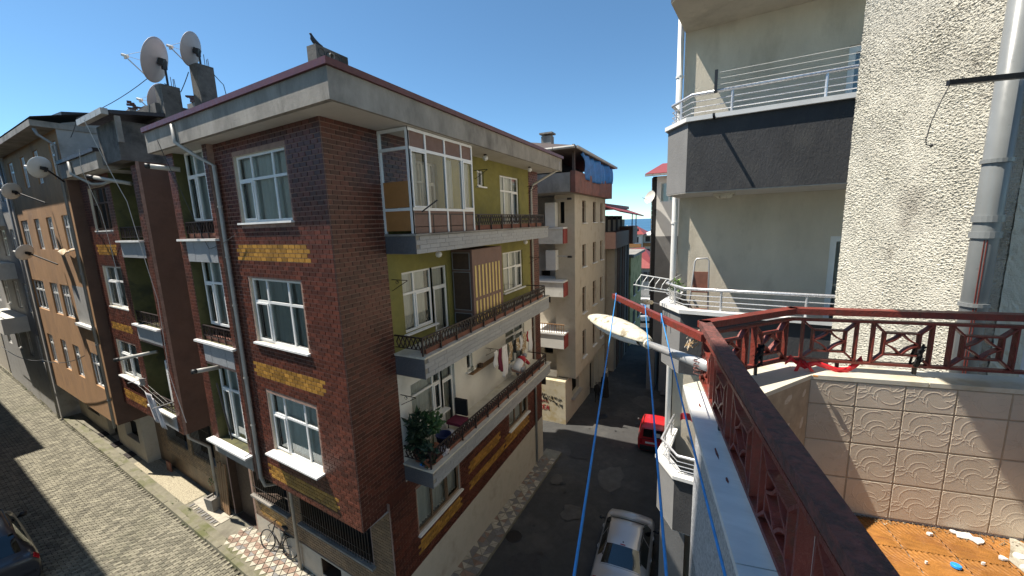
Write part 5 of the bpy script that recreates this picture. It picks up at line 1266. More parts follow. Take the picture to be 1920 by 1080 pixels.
def roof_things():
    dish('large pinkish satellite dish on the left concrete roof pillar', (-15.0, 6.8, 16.14), .64, (-.72, -.62, .32), (-14.86, 6.95, 15.3))
    dish('smaller pinkish satellite dish on the tall right roof pillar', (-14.5, 7.56, 16.6), .5, (-.75, -.55, .32), (-14.4, 7.68, 16.0))
    dish('satellite dish half hidden behind the left roof pillar', (-16.4, 7.4, 15.35), .55, (-.8, -.5, .3), (-16.2, 7.6, 14.6))
    for (lab, x0, x1, y0, y1, z0, z1) in (('short concrete roof pillar carrying the large dish', -15.1, -14.72, 6.72, 7.2, 14.4, 15.42), ('tall concrete roof pillar carrying the smaller dish', -14.62, -14.22, 7.5, 7.98, 14.2, 16.15)):
        T = thing('roof_pillar', lab, 'roof pillar', (x0, y0, z0)); m = MB(); m.box(x0, x1, y0, y1, z0, z1); m.build('column', 'concrete_dark', T)
        for k in range(3):
            m = MB(); xx = x0 + .08 + .1 * k; m.tube([(xx, y1 - .06, z1 - .05), (xx + R.uniform(-.03, .03), y1 - .06, z1 + R.uniform(.2, .5))], .009, 5); m.build('rebar', 'rust', T)
    for k, (x, y, z, s, lab) in enumerate(((-16.6, 8.6, 15.2, .45, 'small chimney of loose bricks behind the stair tower roof'), (-21, 8.5, 15.6, .4, 'low brick chimney on the ridge of the ochre house'))):
        T = thing('chimney', lab, 'chimney', (x, y, z - 1))
        m = MB(); m.box(x - s / 2, x + s / 2, y - s / 2, y + s / 2, z - 1.2, z + .35); m.build('stack', 'concrete', T)
        for i in range(6): m = MB(); a = R.uniform(0, 3); m.fr = rot(x + R.uniform(-.15, .15), y + R.uniform(-.15, .15), z + .36 + .055 * i, a); m.box(-.14, .14, -.07, .07, 0, .05); m.build('brick', 'brick', T)
    # pigeon on the block chimney
    T = thing('bird', 'dark pigeon perched on the end of the block chimney', 'bird', (-8.2, 6.85, 15.12))
    m = MB(); c = Vector((-8.2, 6.85, 15.12)); m.tube([c + Vector(p) for p in ((.10, .14, .03), (.05, .08, .06), (.0, .0, .11), (-.02, -.03, .17), (-.02, -.04, .22), (-.025, -.06, .25), (-.03, -.09, .25))], [.008, .03, .058, .05, .028, .027, .006], 10); m.build('body', 'bird', T, smooth=True)
    m = MB()
    for s in (-.02, .02): m.tube([c + Vector((s, 0, .0)), c + Vector((s, 0, .08))], .006, 5)
    m.build('leg', 'rust', T)
    # dishes on the ochre house
    g = lambda s, d, z: LF @ Vector((s, d, z))
    for lab, s, z, w_ in (('satellite dish at the eaves corner beside the ochre house', 13.7, 13.35, (14.5, 13.0)), ('upper satellite dish on a long arm from the ochre wall', 18.6, 12.9, (17.6, 12.4)), ('lower satellite dish on a long arm from the ochre wall', 18.8, 10.45, (17.8, 9.9))):
        dish(lab, tuple(g(s, 1.05, z)), (.33 if s > 14 else .36), (-.85, -.42, .3), tuple(g(w_[0], .4, w_[1])), 'dish_white')
    # stray cables
    def cable(lab, pts, r=.008, mt='cable', cat='cable'):
        P = []; V_ = [Vector(p) for p in pts]
        for i in range(len(V_) - 1):
            a, b = V_[i], V_[i + 1]; n = 8
            for k in range(n): t = k / n; P.append(a + (b - a) * t - Vector((0, 0, .12 * (b - a).length * t * (1 - t))))
        P.append(V_[-1]); m = MB(); m.tube(P, r, 5); m.build('cable', mt, label=lab, cat=cat, group='loose cables')
    cable('thin cable hanging from the tower roof down the brown wall', [g(9.6, .75, 14.3), g(9.1, .3, 12.0), g(8.8, .1, 9.0), g(8.9, .12, 6.6), g(8.3, .1, 5.0)], .009, 'cable_white')
    cable('pale cable draped over the eaves of the second brick house', [g(11.2, .6, 13.7), g(11.3, .62, 13.2), g(11.6, .3, 11.8), g(11.9, .16, 10.8), g(11.7, .14, 8.9)], .009, 'cable_white')
    cable('cable strung from the dish pillar over the roofs', [(-15.1, 6.6, 15.6), g(12.5, .2, 14.9), g(16, -.2, 14.6)], .01)
    cable('long black cable sagging along the ochre house over the street', [g(15.2, .7, 6.4), g(22, .8, 5.2), g(33, .8, 4.4)], .016)
    cable('thin cable running down the front of the glazed strip', [g(5.3, .62, 13.2), g(5.2, .35, 12.0), g(4.6, .2, 10.6), g(3.4, .1, 10.95)], .007)
    cable('cable looped between the two roof dishes', [(-14.9, 6.9, 15.5), (-14.7, 7.2, 15.3), (-14.5, 7.4, 15.9)], .012)
    cable('cable hanging in loops from the tall roof pillar', [(-14.3, 7.9, 16.1), (-14.2, 8.2, 15.7), (-14.2, 8.3, 15.0)], .012)
    # stove flues sticking out
    for k, (lab, p, q) in enumerate((('white stove flue with black mouth beside the top glazed strip', g(5.75, .1, 12.62), g(6.0, .72, 12.68)), ('white stove flue with black mouth on the lowest glazed strip', g(5.3, .1, 7.38), g(5.25, .75, 7.47)), ('white stove flue jutting from the top balcony of the second brick house', g(9.9, -.1, 12.6), g(10.9, .6, 12.85)), ('white stove flue jutting from the lowest balcony of the second brick house', g(10.7, -.2, 6.95), g(11.6, .7, 6.78)))):
        T = thing('flue_pipe', lab, 'flue pipe', p); m = MB(); m.tube([p, p + (q - p) * .85], .06, 12); m.build('tube', 'pipe_white', T, smooth=True); m = MB(); m.tube([p + (q - p) * .85, q], .062, 12); m.build('mouth', 'black_plastic', T, smooth=True)
    # chest freezer on the second house's lowest balcony
    m = MB(LF); m.box(9.3, 10.1, -.75, -.2, 5.05, 6.75); Fz = thing('refrigerator', 'tall white refrigerator on the lowest recessed balcony', 'refrigerator', g(9.7, -.5, 5.05)); m.build('cabinet', 'boiler', Fz); m = MB(LF); m.box(9.31, 10.09, -.2, -.16, 5.1, 6.25); m.box(9.31, 10.09, -.2, -.16, 6.28, 6.72); m.build('door', 'pvc', Fz)
    # towel over the railing
    m = MB(LF); m.grid(10, 12, lambda i, j: (10.2 - .75 * i - .1 * j, .32 + .03 * math.sin(i * 9 + j * 2) + .12 * (1 - j), 5.85 - 1.15 * j - .12 * i)); m.build('towel', 'cloth_stripe', smooth=True, solid=.008, label='pale striped towel hung over the lowest balcony rail of the second brick house', cat='towel')
    T = thing('drying_rack', 'small drying rack with pegs fixed below the second house window', 'drying rack', g(11, .3, 5.5))
    for k in range(3): m = MB(LF); m.tube([(9.2, .2 + .1 * k, 5.55), (11.3, .2 + .1 * k, 5.95)], .003); m.build('wire', 'cable_white', T)
    m = MB(LF); m.bar((11.3, .06, 5.95), (11.3, .55, 5.95), .02, .02); m.bar((9.2, .06, 5.5), (9.2, .6, 5.5), .025, .025); m.build('bracket', 'galv', T)
    m = MB(LF); m.box(10.95, 11.15, .2, .3, 5.8, 6.05); m.build('peg_basket', 'tile_grey', T)
    # rug airing on an ochre sill
    m = MB(LF); m.grid(10, 5, lambda i, j: (15.0 + 1.4 * i, .36 + .22 * j, 10.50 + .06 * math.sin(i * 7 + j) - .12 * j * j)); m.build('rug', 'cloth_tan', smooth=True, solid=.03, label='tan rug airing on an ochre house window sill', cat='rug')
    # globe lamps, scroll brackets
    for k, (y, z, w_) in enumerate(((10.62, 13.04, 'over the small window of the top balcony'), (13.94, 13.04, 'at the far end of the top balcony'), (8.04, 10.39, 'over the near window of the middle balcony'), (13.4, 10.39, 'at the far end of the middle balcony'))):
        T = thing('globe_lamp', 'white globe ceiling lamp ' + w_, 'lamp', (-5.98, y, z)); m = MB(); m.lathe([(.05, 0), (.05, -.03), (.03, -.04)], 14, (-5.98, y, z)); m.build('base', 'iron', T); m = MB(); m.lathe([(.03, -.04), (.075, -.07), (.085, -.115), (.06, -.17), (0, -.19)], 16, (-5.98, y, z)); m.build('globe', 'pvc', T, smooth=True)
    for k, (y, z, w_) in enumerate(((6.82, 12.6, 'beside the glazed bay'), (6.80, 9.8, 'at the near end of the middle balcony'), (6.78, 7.0, 'at the near end of the lowest balcony'), (10.7, 12.62, 'beside the small top window'), (14.7, 12.4, 'at the far end of the top balcony'), (14.7, 9.6, 'at the far end of the middle balcony'), (10.9, 6.9, 'above the laundry'))):
        T = thing('scroll_bracket', 'black wrought iron clothesline bracket ' + w_, 'bracket', (-6.43, y, z)); m = MB(); f = lambda a, b: (-6.43 + a, y, z + b)
        m.tube([f(0, 0), f(.46, 0)], .010); m.tube([f(0, -.26), f(.46, -.01)], .008); m.build('arm', 'iron_black', T)
        m = MB(); m.tube([f(.16 + .045 * math.cos(t * .6) * (1 - t * .03), -.06 + .045 * math.sin(t * .6) * (1 - t * .03)) for t in range(14)], .006, 5); m.build('scroll', 'iron_black', T)
    m = MB(); m.bar((-5.55, 6.95, 11.3), (-5.30, 7.2, 11.55), .03, .03); m.build('awning_rod', 'iron_black', label='black rod leaning out over the top balcony railing', cat='rod')
    m = MB(LF); m.bar((4.5, .4, 5.6), (5.35, .22, 6.95), .035, .035); m.build('awning_rod', 'iron_black', label='black rod across the lowest glazed strip window', cat='rod')
    T = thing('shelf', 'long narrow shelf under the small window of the lowest balcony', 'shelf', (-6.4, 10.6, 6.4)); m = MB(); m.box(-6.44, -6.24, 9.75, 11.5, 6.40, 6.43); m.build('board', 'wood', T)
    m = MB(); m.lathe([(.04, 0), (.05, .15), (.03, .2)], 10, (-6.34, 9.9, 6.43)); m.build('jar', 'glass', T); m = MB(); m.box(-6.4, -6.28, 10.3, 10.45, 6.43, 6.55); m.build('tin', 'wood_dark', T)
roof_things()
def balcony_things():
    # laundry: each piece hangs from the line
    T = thing('clothesline', 'clothesline stretched above the lowest olive house balcony', 'clothesline', (-5.9, 12.2, 6.9))
    m = MB(); m.tube([(-5.95, 10.4, 7.02), (-5.93, 11.5, 6.92), (-5.9, 12.6, 6.9), (-5.9, 13.9, 6.95)], .006, 5); m.build('line', 'cable_white', T)
    G = [(10.55, .2, .55, 'cloth_white', 'white towel at the near end of the laundry line'), (10.84, .24, .75, 'cloth_maroon', 'maroon garment hanging beside the white towel'), (11.16, .38, 1.0, 'cloth_white', 'large white shirt in the middle of the laundry line'), (11.66, .22, .7, 'cloth_tan', 'tan patterned garment next to the white shirt'), (11.98, .16, .5, 'cloth_black', 'black garment hanging between patterned clothes'), (12.22, .26, .45, 'cloth_tan', 'short patterned garment past the black one'), (12.58, .14, .5, 'cloth_white', 'narrow white cloth before the long dress'), (12.8, .26, .72, 'cloth_tan', 'long patterned dress near the far end of the laundry'), (13.14, .10, .4, 'cloth_red', 'small red garment near the far end of the laundry'), (13.3, .34, .8, 'cloth_white', 'big white sheet at the far end of the laundry line')]
    for k, (y, w_, h, mt, lab) in enumerate(G):
        m = MB(); ph = k * 1.7; zt = 6.95 - .03 * math.sin((y - 10.4) / 3.5 * 3.14)
        m.grid(12, 12, lambda i, j: (-5.93 + .03 * math.sin(i * 14 + ph) * (.3 + j) + .02 * math.sin(j * 7 + ph), y + w_ * i + .05 * (i - .5) * j + .02 * math.sin(j * 5), zt - h * j * (1 - .12 * math.sin(i * 3.14 + ph) * j) - .025 * math.sin(i * 3.14)))
        m.build('garment', mt, smooth=True, solid=.006, label=lab, cat='laundry')
    # plants at the near corner
    for k, (x, y, lab, mt, rd, n, ht) in enumerate(((-6.15, 6.95, 'tall dark leafy plant in the near corner of the lowest balcony', 'leaf_dark', (.22, .18, .55), 420, 5.95), (-5.95, 7.3, 'bright green broad leafed plant beside the dark plant', 'leaf', (.24, .2, .28), 170, 6.15), (-5.8, 6.85, 'trailing dark plant hanging over the balcony railing corner', 'leaf_dark', (.2, .14, .34), 200, 5.55))):
        T = thing('potted_plant', lab, 'potted plant', (x, y, 5.24)); m = MB(); m.lathe([(0, 0), (.10, 0), (.14, .22), (.15, .22), (.15, .25), (0, .23)], 14, (x, y, 5.245)); m.build('pot', 'terracotta', T, smooth=True)
        foliage(T, (x, y, ht), rd, n, mt, .11 if k != 1 else .13, 20 + k, elong=2.2 if k == 0 else 1.4)
        m = MB(); rr = random.Random(k)
        for q in range(6): m.tube([(x, y, 5.45), (x + rr.uniform(-.1, .1), y + rr.uniform(-.1, .1), 5.8), (x + rr.uniform(-.2, .2), y + rr.uniform(-.16, .16), ht + rd[2] * .6)], .007, 5)
        m.build('stem', 'leaf_dark', T)
    T = thing('chair', 'black office chair on the lowest balcony', 'chair', (-6.05, 8.75, 5.24))
    m = MB(); m.box(-6.25, -5.85, 8.72, 8.78, 5.62, 6.1); m.build('backrest', 'cloth_black', T); m = MB(); m.box(-6.28, -5.82, 8.3, 8.74, 5.50, 5.58); m.build('seat', 'cloth_maroon', T)
    for sx in (-6.24, -5.86):
        for sy in (8.34, 8.7): m = MB(); m.tube([(sx, sy, 5.24), (sx, sy, 5.52)], .015); m.build('leg', 'iron_black', T)
    m = MB(); m.lathe([(0, .02), (.16, .02), (.2, .3), (.215, .3), (.215, .32), (.19, .32), (.15, .05), (0, .05)], 18, (-5.98, 7.75, 5.245)); m.build('basket', 'cloth_blue', smooth=True, label='dark blue basin standing on the lowest balcony', cat='basin')
    m = MB(); m.lathe([(0, 0), (.2, .02), (.25, .08), (.2, .15), (0, .17)], 16, (-6.12, 8.1, 5.25)); m.build('cushion', 'cloth_white', smooth=True, label='pale floral cushion beside the blue basin', cat='cushion')
    m = MB(); m.lathe([(0, 0), (.13, .0), (.17, .1), (.1, .18), (0, .19)], 12, (-5.75, 7.4, 5.25)); m.build('bundle', 'cloth_stripe', smooth=True, label='bundle of white cloth behind the balcony railing', cat='bundle')
    m = MB(); m.box(-6.0, -5.85, 6.78, 6.95, 5.243, 5.27); m.build('plastic_bag', 'cap_blue', label='flat blue plastic bag on the balcony coping corner', cat='bag')
    m = MB(); m.box(-5.9, -5.72, 6.9, 7.2, 5.245, 5.275); m.build('roof_tile', 'terracotta', label='loose terracotta tile on the lowest balcony coping', cat='tile')
    # hanging shop sign on the end of the house
    T = thing('shop_sign', 'small black projecting sign on the far corner of the brick house', 'sign', (-6.65, 16.2, 3.5)); m = MB(); m.box(-6.95, -6.38, 16.16, 16.22, 3.5, 3.87); m.build('board', 'sign_black', T); m = MB(); m.bar((-6.95, 16.19, 3.9), (-6.3, 16.19, 3.9), .02, .02); m.bar((-6.66, 15.8, 3.9), (-6.66, 16.2, 3.9), .02, .02); m.build('bracket', 'iron_black', T)
balcony_things()
def street_things():
    g = lambda s, d, z: LF @ Vector((s, d, z))
    # bicycle leaning under the grille
    gz = gl(5) + .115; a, b = g(5.5, -.44, gz), g(4.55, -.60, gz); fx = (a - b).normalized(); up = (Vector((0, 0, 1)) + NL * -.18).normalized(); sd = fx.cross(up)
    F = frame(b, fx, sd, up); F = Matrix((F[0], F[1], F[2], F[3]))
    T = thing('bicycle', 'old black bicycle leaning against the brick wall on the pavement', 'bicycle', (a + b) / 2); wb = (a - b).length; r = .335
    for nm, x in (('rear', 0), ('front', wb)):
        m = MB(F); m.tube([(x + (r - .02) * math.cos(t * .2618), 0, r + (r - .02) * math.sin(t * .2618)) for t in range(25)], .019, 7); W = m.build('wheel', 'rubber', T, smooth=True)
        m = MB(F)
        for t in range(18): m.tube([(x, .02 * (-1) ** t, r), (x + (r - .03) * math.cos(t * .349), 0, r + (r - .03) * math.sin(t * .349))], .0018, 4)
        m.build('spokes', 'galv', W)
        m = MB(F); m.tube([(x, -.05, r), (x, .05, r)], .02, 8); m.build('hub', 'galv', W)
    bb, st, ht, hb = (.42, 0, .29), (.28, 0, .78), (wb - .24, 0, .82), (wb - .19, 0, .64)
    m = MB(F); m.tube([bb, st], .016, 8); m.tube([(.285, 0, .74), ht], .016, 8); m.tube([bb, hb], .018, 8); m.tube([ht, hb], .02, 8)
    for s in (-.05, .05): m.tube([(0, s, r), (.42, s * .6, .29)], .010, 6); m.tube([(0, s, r), (.285, s * .4, .74)], .009, 6)
    m.build('frame', 'iron_black', T, smooth=True)
    m = MB(F)
    for s in (-.05, .05): m.tube([hb, (wb - .15, s, .6), (wb - .05, s, .42), (wb, s, r)], .011, 6)
    m.build('fork', 'iron_black', T)
    m = MB(F); m.tube([ht, (wb - .27, 0, .98)], .013, 6); m.tube([(wb - .42, -.30, .97), (wb - .30, -.26, 1.0), (wb - .25, 0, .98), (wb - .30, .26, 1.0), (wb - .42, .30, .97)], .012, 7); m.build('handlebar', 'iron_black', T, smooth=True)
    m = MB(F); m.tube([st, (.26, 0, .88)], .012, 6); m.build('seat_post', 'galv', T); m = MB(F); m.tube([(.10, 0, .92), (.2, 0, .915), (.30, 0, .90), (.40, 0, .90)], [.05, .075, .05, .018], 10); m.build('saddle', 'cloth_black', T, smooth=True)
    m = MB(F); m.lathe([(.09, -.004), (.09, .004)], 18, bb, (0, 1, 0)); m.tube([(.42, .05, .29), (.5, .06, .15)], .01); m.tube([(.42, -.05, .29), (.34, -.06, .43)], .01); m.box(.46, .55, .06, .13, .135, .155); m.box(.29, .38, -.13, -.06, .42, .44); m.build('crank', 'iron_black', T)
    m = MB(F); m.tube([(0 + .36 * math.cos(t * .2), 0, r + .36 * math.sin(t * .2)) for t in range(3, 16)], .014, 5); m.build('mudguard', 'iron_black', T)
    m = MB(F); m.box(-.18, .26, -.06, .06, .70, .72); m.build('rack', 'iron_black', T)
    # planter, boards
    T = thing('planter', 'square concrete planter with a thin plant by the entrance', 'planter', g(9.0, -.5, gl(9) + .1)); z = gl(9) + .1; c = g(9.0, -.5, z)
    m = MB(rot(c.x, c.y, z, .08)); m.add([(-.17, -.17, 0), (.17, -.17, 0), (.17, .17, 0), (-.17, .17, 0), (-.21, -.21, .5), (.21, -.21, .5), (.21, .21, .5), (-.21, .21, .5), (-.16, -.16, .5), (.16, -.16, .5), (.16, .16, .5), (-.16, .16, .5), (-.16, -.16, .44), (.16, -.16, .44), (.16, .16, .44), (-.16, .16, .44)], [(0, 1, 5, 4), (1, 2, 6, 5), (2, 3, 7, 6), (3, 0, 4, 7), (4, 5, 9, 8), (5, 6, 10, 9), (6, 7, 11, 10), (7, 4, 8, 11), (12, 13, 14, 15), (8, 9, 13, 12), (9, 10, 14, 13), (10, 11, 15, 14), (11, 8, 12, 15)]); m.build('tub', 'concrete', T)
    m = MB(); m.tube([(c.x, c.y, z + .44), (c.x + .04, c.y, z + .8), (c.x + .12, c.y - .1, z + 1.2)], .009); m.build('stem', 'wood', T); foliage(T, (c.x + .1, c.y - .05, z + 1.15), (.1, .1, .15), 26, 'leaf', .05, 3)
    for k in range(4):
        s = 8.15 + k * .16; c = g(s, -.62, gl(8) + .1)
        m = MB(LF); m.add([(s, -.60, gl(8) + .1), (s + .13, -.60, gl(8) + .1), (s + .13, -.57, gl(8) + .1), (s, -.57, gl(8) + .1), (s + .02, -.70, 3.1 - .1 * (k % 2)), (s + .15, -.70, 3.1 - .1 * (k % 2)), (s + .15, -.67, 3.1 - .1 * (k % 2)), (s + .02, -.67, 3.1 - .1 * (k % 2))], [(0, 3, 2, 1), (4, 5, 6, 7), (0, 1, 5, 4), (2, 3, 7, 6), (3, 0, 4, 7), (1, 2, 6, 5)])
        m.build('board', 'wood', label=['nearest the door', 'second from the door', 'third from the door', 'farthest from the door'][k].join(['tall wooden board leaning beside the entrance, ', '']), cat='board', group='boards by the entrance')
    m = MB(LF); m.box(13.0, 13.35, -.62, -.57, gl(13) + .12, gl(13) + .55); m.build('panel', 'ladder_brown', label='small brown panel leaning at the foot of the ochre brick wall', cat='panel')
    # doormats drying on the pavement
    for k, (s, lab) in enumerate(((19.4, 'dark doormat lying farthest along the pavement'), (17.6, 'dark doormat lying in the middle of the pavement row'), (15.9, 'dark doormat lying nearest the aggregate slab'))):
        m = MB(LF); m.grid(10, 6, lambda i, j: (s + .62 * i, -.55 + .5 * j, gl(s) + .125 + .006 * math.sin(i * 14))); m.build('doormat', 'mat_dark', smooth=True, solid=.015, label=lab, cat='doormat')
    # sack piles: each sack a thing
    rr = random.Random(2)
    for p, (s, n, mt, wh) in enumerate(((36.0, 9, 'sack', 'farthest pile'), (32.2, 7, 'sack', 'middle pile'), (28.4, 5, 'cloth_black', 'nearest pile'))):
        for k in range(n):
            c = g(s + rr.uniform(-.25, .25), -.2 + rr.uniform(-.12, .12), gl(s) + .12 + .10 * (k if n < 8 else k * .8)); m = MB(rot(c.x, c.y, c.z, rr.uniform(-.4, .4) + .1))
            m.grid(10, 8, lambda i, j: (.42 * (2 * i - 1), .26 * math.cos(2 * math.pi * j) * (1 - abs(2 * i - 1) ** 4 * .6), .075 + .07 * math.sin(2 * math.pi * j) * (1 - abs(2 * i - 1) ** 4 * .8) + .012 * math.sin(i * 17 + k)))
            m.build('sack', mt, smooth=True, label=('filled white sack' if mt == 'sack' else 'filled black sack') + ' in the ' + wh + ' on the side street pavement', cat='sack', group='sacks in the ' + wh)
street_things()
# ================================================================== VEHICLES AND PEOPLE
def catmull(p0, p1, p2, p3, t): return tuple(.5 * ((2 * b) + (-a + c) * t + (2 * a - 5 * b + 4 * c - d) * t * t + (-a + 3 * b - 3 * c + d) * t ** 3) for a, b, c, d in zip(p0, p1, p2, p3))
def car(lab, cat, name, loc, rz, st, paint, glass_t, wheels, wr=.31, rear=None, tailw=.3, plate=True, sm=True, rails=False, sca=1.):
    """st: (y, ztop, wtop, zbelt, wbelt, wmax); lofted body, glass patches a few mm proud"""
    T = thing(name, lab, cat, loc); F = rot(loc[0], loc[1], loc[2], rz) @ Matrix.Scale(sca, 4); n = len(st)
    def S(t, r):
        t = min(max(t, 0), n - 1.0001); i = int(t); f = t - i
        q = catmull(st[max(i - 1, 0)], st[i], st[i + 1], st[min(i + 2, n - 1)], f) if sm else tuple(a + (b - a) * f for a, b in zip(st[i], st[i + 1]))
        y, zt, wt, zb, wb, wm = q; s = 1 if r >= 0 else -1; r = abs(r)
        rows = [(0, zt), (wt * .62, zt - .012), (wt, zt - .045), (wb, zb), (wm, zb - .12), (wm, .52), (wm - .02, .36), (wm - .08, .24)]
        k = min(int(r), 6); g = r - k; a, b = rows[k], rows[k + 1]
        return Vector((s * (a[0] + (b[0] - a[0]) * g), y, a[1] + (b[1] - a[1]) * g))
    NT = (n - 1) * 5; NR = 28
    m = MB(F); m.grid(NR, NT, lambda i, j: S(j * (n - 1), (2 * i - 1) * 7))
    m.add([S(0, (2 * i / NR - 1) * 7) for i in range(NR + 1)], [tuple(range(NR + 1))]); m.add([S(n - 1, (2 * i / NR - 1) * 7) for i in range(NR + 1)], [tuple(range(NR + 1))[::-1]])
    B = m.build('body', paint, T, smooth=True)
    me = B.data
    for p in me.polygons:
        if len(p.vertices) > 4: p.use_smooth = False
    def patch(nm, t0, t1, r0, r1, mt, e=.006, parent=T, na=10, nb=6, nar=0.):
        m = MB(F)
        def fn(i, j):
            rr0, rr1 = r0, r1; t = t0 + (t1 - t0) * j; sh = 1 - nar * (j if nar > 0 else (1 - j)) if nar else 1
            r = (r0 + r1) / 2 + (r1 - r0) / 2 * (2 * i - 1) * (sh if nar > 0 else 1); p = S(t, r)
            du, dv = S(t + .02, r) - S(t - .02, r), S(t, r + .02) - S(t, r - .02); nn = du.cross(dv)
            if nn.length < 1e-9: nn = Vector((0, 0, 1))
            nn.normalize(); c = Vector((0, p.y, .7))
            if nn.dot(p - c) < 0: nn = -nn
            return p + nn * e
        m.grid(na, nb, fn); return m.build(nm, mt, parent, smooth=True)
    for nm, t0, t1, r0, r1 in glass_t: patch(nm, t0, t1, r0, r1, 'car_glass')
    for (y, x) in wheels:
        m = MB(F); ax = (1 if x > 0 else -1, 0, 0); m.lathe([(wr * .6, .09), (wr * .95, .09), (wr, .06), (wr, -.08), (wr * .95, -.1), (.05, -.1)], 24, (x, y, wr), ax); W = m.build('wheel', 'rubber', T, smooth=True)
        m = MB(F); m.lathe([(0, .075), (wr * .15, .08), (wr * .55, .06), (wr * .62, .092)], 20, (x, y, wr), ax); m.build('rim', 'alloy', W, smooth=True)
    ym = [q for q in st]; return T, F, S, patch
def vehicles():
    z = gm(11.0)
    st = [(-2.22, .60, .50, .56, .66, .72), (-2.14, .96, .60, .88, .74, .82), (-1.80, 1.03, .64, .94, .79, .87), (-1.42, 1.05, .66, .96, .81, .88), (-.80, 1.40, .54, .97, .82, .885), (-.2, 1.46, .57, .97, .82, .885), (.30, 1.43, .56, .96, .82, .885), (1.0, .99, .68, .93, .81, .88), (1.3, .93, .66, .87, .79, .87), (1.58, .82, .60, .76, .74, .84), (1.70, .58, .5, .54, .64, .76)]
    T, F, S, patch = car('silver saloon car seen from behind, parked below the balcony', 'car', 'parked_car', (-1.80, 11.15, z), .035, st, 'silver', [('rear_window', 3.06, 3.92, -1.92, 1.92), ('windshield', 6.08, 6.93, -1.92, 1.92), ('side_window', 3.5, 4.95, 2.12, 2.9), ('side_window', 5.05, 6.6, 2.12, 2.9), ('side_window', 3.5, 4.95, -2.9, -2.12), ('side_window', 5.05, 6.6, -2.9, -2.12)], [(1.15, .80), (1.15, -.80), (-1.32, .80), (-1.32, -.80)], sca=.87)
    for s in (-1, 1):
        m = MB(F); m.tube([(s * .86, .72, .93), (s * .95, .72, .98), (s * 1.04, .70, .98), (s * 1.09, .69, .97)], [.02, .05, .085, .04], 10); m.build('mirror', 'black_plastic', T, smooth=True)
        patch('tail_light', .35, 1.7, s * 2.3, s * 4.3, 'lamp_red', .008); patch('headlight', 8.9, 9.7, s * 2.0, s * 3.6, 'lamp_clear', .008)
        for yy in (-.55, .45): m = MB(F); m.tube([(s * .885, yy - .09, .86), (s * .905, yy, .865), (s * .885, yy + .09, .86)], .013, 6); m.build('door_handle', 'silver', T)
        patch('window_trim', 3.4, 6.8, s * 1.96, s * 2.10, 'black_plastic', .004)
    m = MB(F); m.lathe([(0, .03), (.02, .025), (.035, 0)], 10, (0, -.72, 1.405)); m.build('antenna', 'black_plastic', T); m = MB(F); m.box(-.26, .26, -2.245, -2.235, .62, .73); m.build('number_plate', 'plate', T)
    patch('third_brake_light', 3.95, 4.0, -.25, .25, 'lamp_red', .01); m = MB(F); m.grid(8, 4, lambda i, j: S(2.98 + .02 * j, -2.0 + 4 * i) + Vector((0, 0, .003))); m.build('boot_seam', 'black_plastic', T)
    # red van
    z = gm(19.6)
    st = [(-1.95, .62, .60, .58, .70, .74), (-1.93, .95, .62, .9, .76, .82), (-1.88, 1.62, .60, 1.0, .79, .84), (-1.70, 1.74, .62, 1.02, .80, .85), (-1.1, 1.80, .64, 1.02, .81, .86), (-.45, 1.74, .62, 1.0, .81, .86), (.35, 1.10, .68, .98, .80, .85), (1.0, .98, .62, .9, .76, .83), (1.2, .62, .5, .58, .66, .74)]
    T, F, S, patch = car('bright red small van parked at the right kerb', 'van', 'parked_van', (-1.85, 19.9, z), .04, st, 'red_paint', [('windshield', 5.1, 5.95, -1.9, 1.9), ('side_window', 3.1, 3.95, -2.88, -2.15), ('side_window', 4.05, 5.2, -2.88, -2.15), ('side_window', 4.05, 5.2, 2.15, 2.88)], [(.65, .76), (.65, -.76), (-1.2, .76), (-1.2, -.76)], wr=.3, sm=False, sca=.84)
    for s in (-1, 1):
        m = MB(F); x0, x1 = (.04, .56) if s > 0 else (-.56, -.04); m.quad((x0, -1.935, 1.06), (x1, -1.935, 1.06), (x1 * .93 if s > 0 else x1, -1.905, 1.54), (x0 if s > 0 else x0 * .93, -1.905, 1.54)); m.build('rear_window', 'car_glass', T)
        m = MB(F); m.box(s * .66 - .07, s * .66 + .07, -1.975, -1.90, .66, .92); m.build('tail_light', 'lamp_red', T)
        m = MB(F); m.tube([(s * .58, -1.7, 1.79), (s * .58, -.6, 1.79)], .018, 6); m.build('roof_rail', 'black_plastic', T)
        m = MB(F); m.tube([(s * .85, .1, 1.0), (s * 1.0, .09, 1.05), (s * 1.05, .08, 1.05)], [.02, .09, .05], 10); m.build('mirror', 'black_plastic', T)
    m = MB(F); m.box(-.72, .72, -2.03, -1.9, .30, .56); m.build('bumper', 'black_plastic', T); m = MB(F); m.box(-.42, .12, -1.972, -1.962, .68, .79); m.build('number_plate', 'plate', T)
    m = MB(F); m.box(.15, .36, -1.94, -1.936, 1.12, 1.36); m.build('paper_notice', 'plate', T); m = MB(F); m.box(-.012, .012, -1.955, -1.93, .6, 1.6); m.build('door_seam', 'black_plastic', T); m = MB(F); m.box(-.6, .6, -1.956, -1.945, .93, .97); m.build('trim_strip', 'black_plastic', T)
    # dark car on the side street
    c = LF @ Vector((12.0, 4.2, gl(12) + .03))
    st = [(-2.0, .60, .58, .56, .70, .74), (-1.97, .98, .60, .92, .76, .84), (-1.72, 1.08, .62, 1.0, .80, .87), (-1.25, 1.58, .58, 1.0, .82, .88), (-.3, 1.62, .62, 1.0, .82, .88), (.45, 1.58, .60, 1.0, .82, .88), (1.15, 1.08, .68, .97, .81, .87), (1.75, .98, .64, .9, .78, .86), (2.0, .62, .5, .58, .66, .76)]
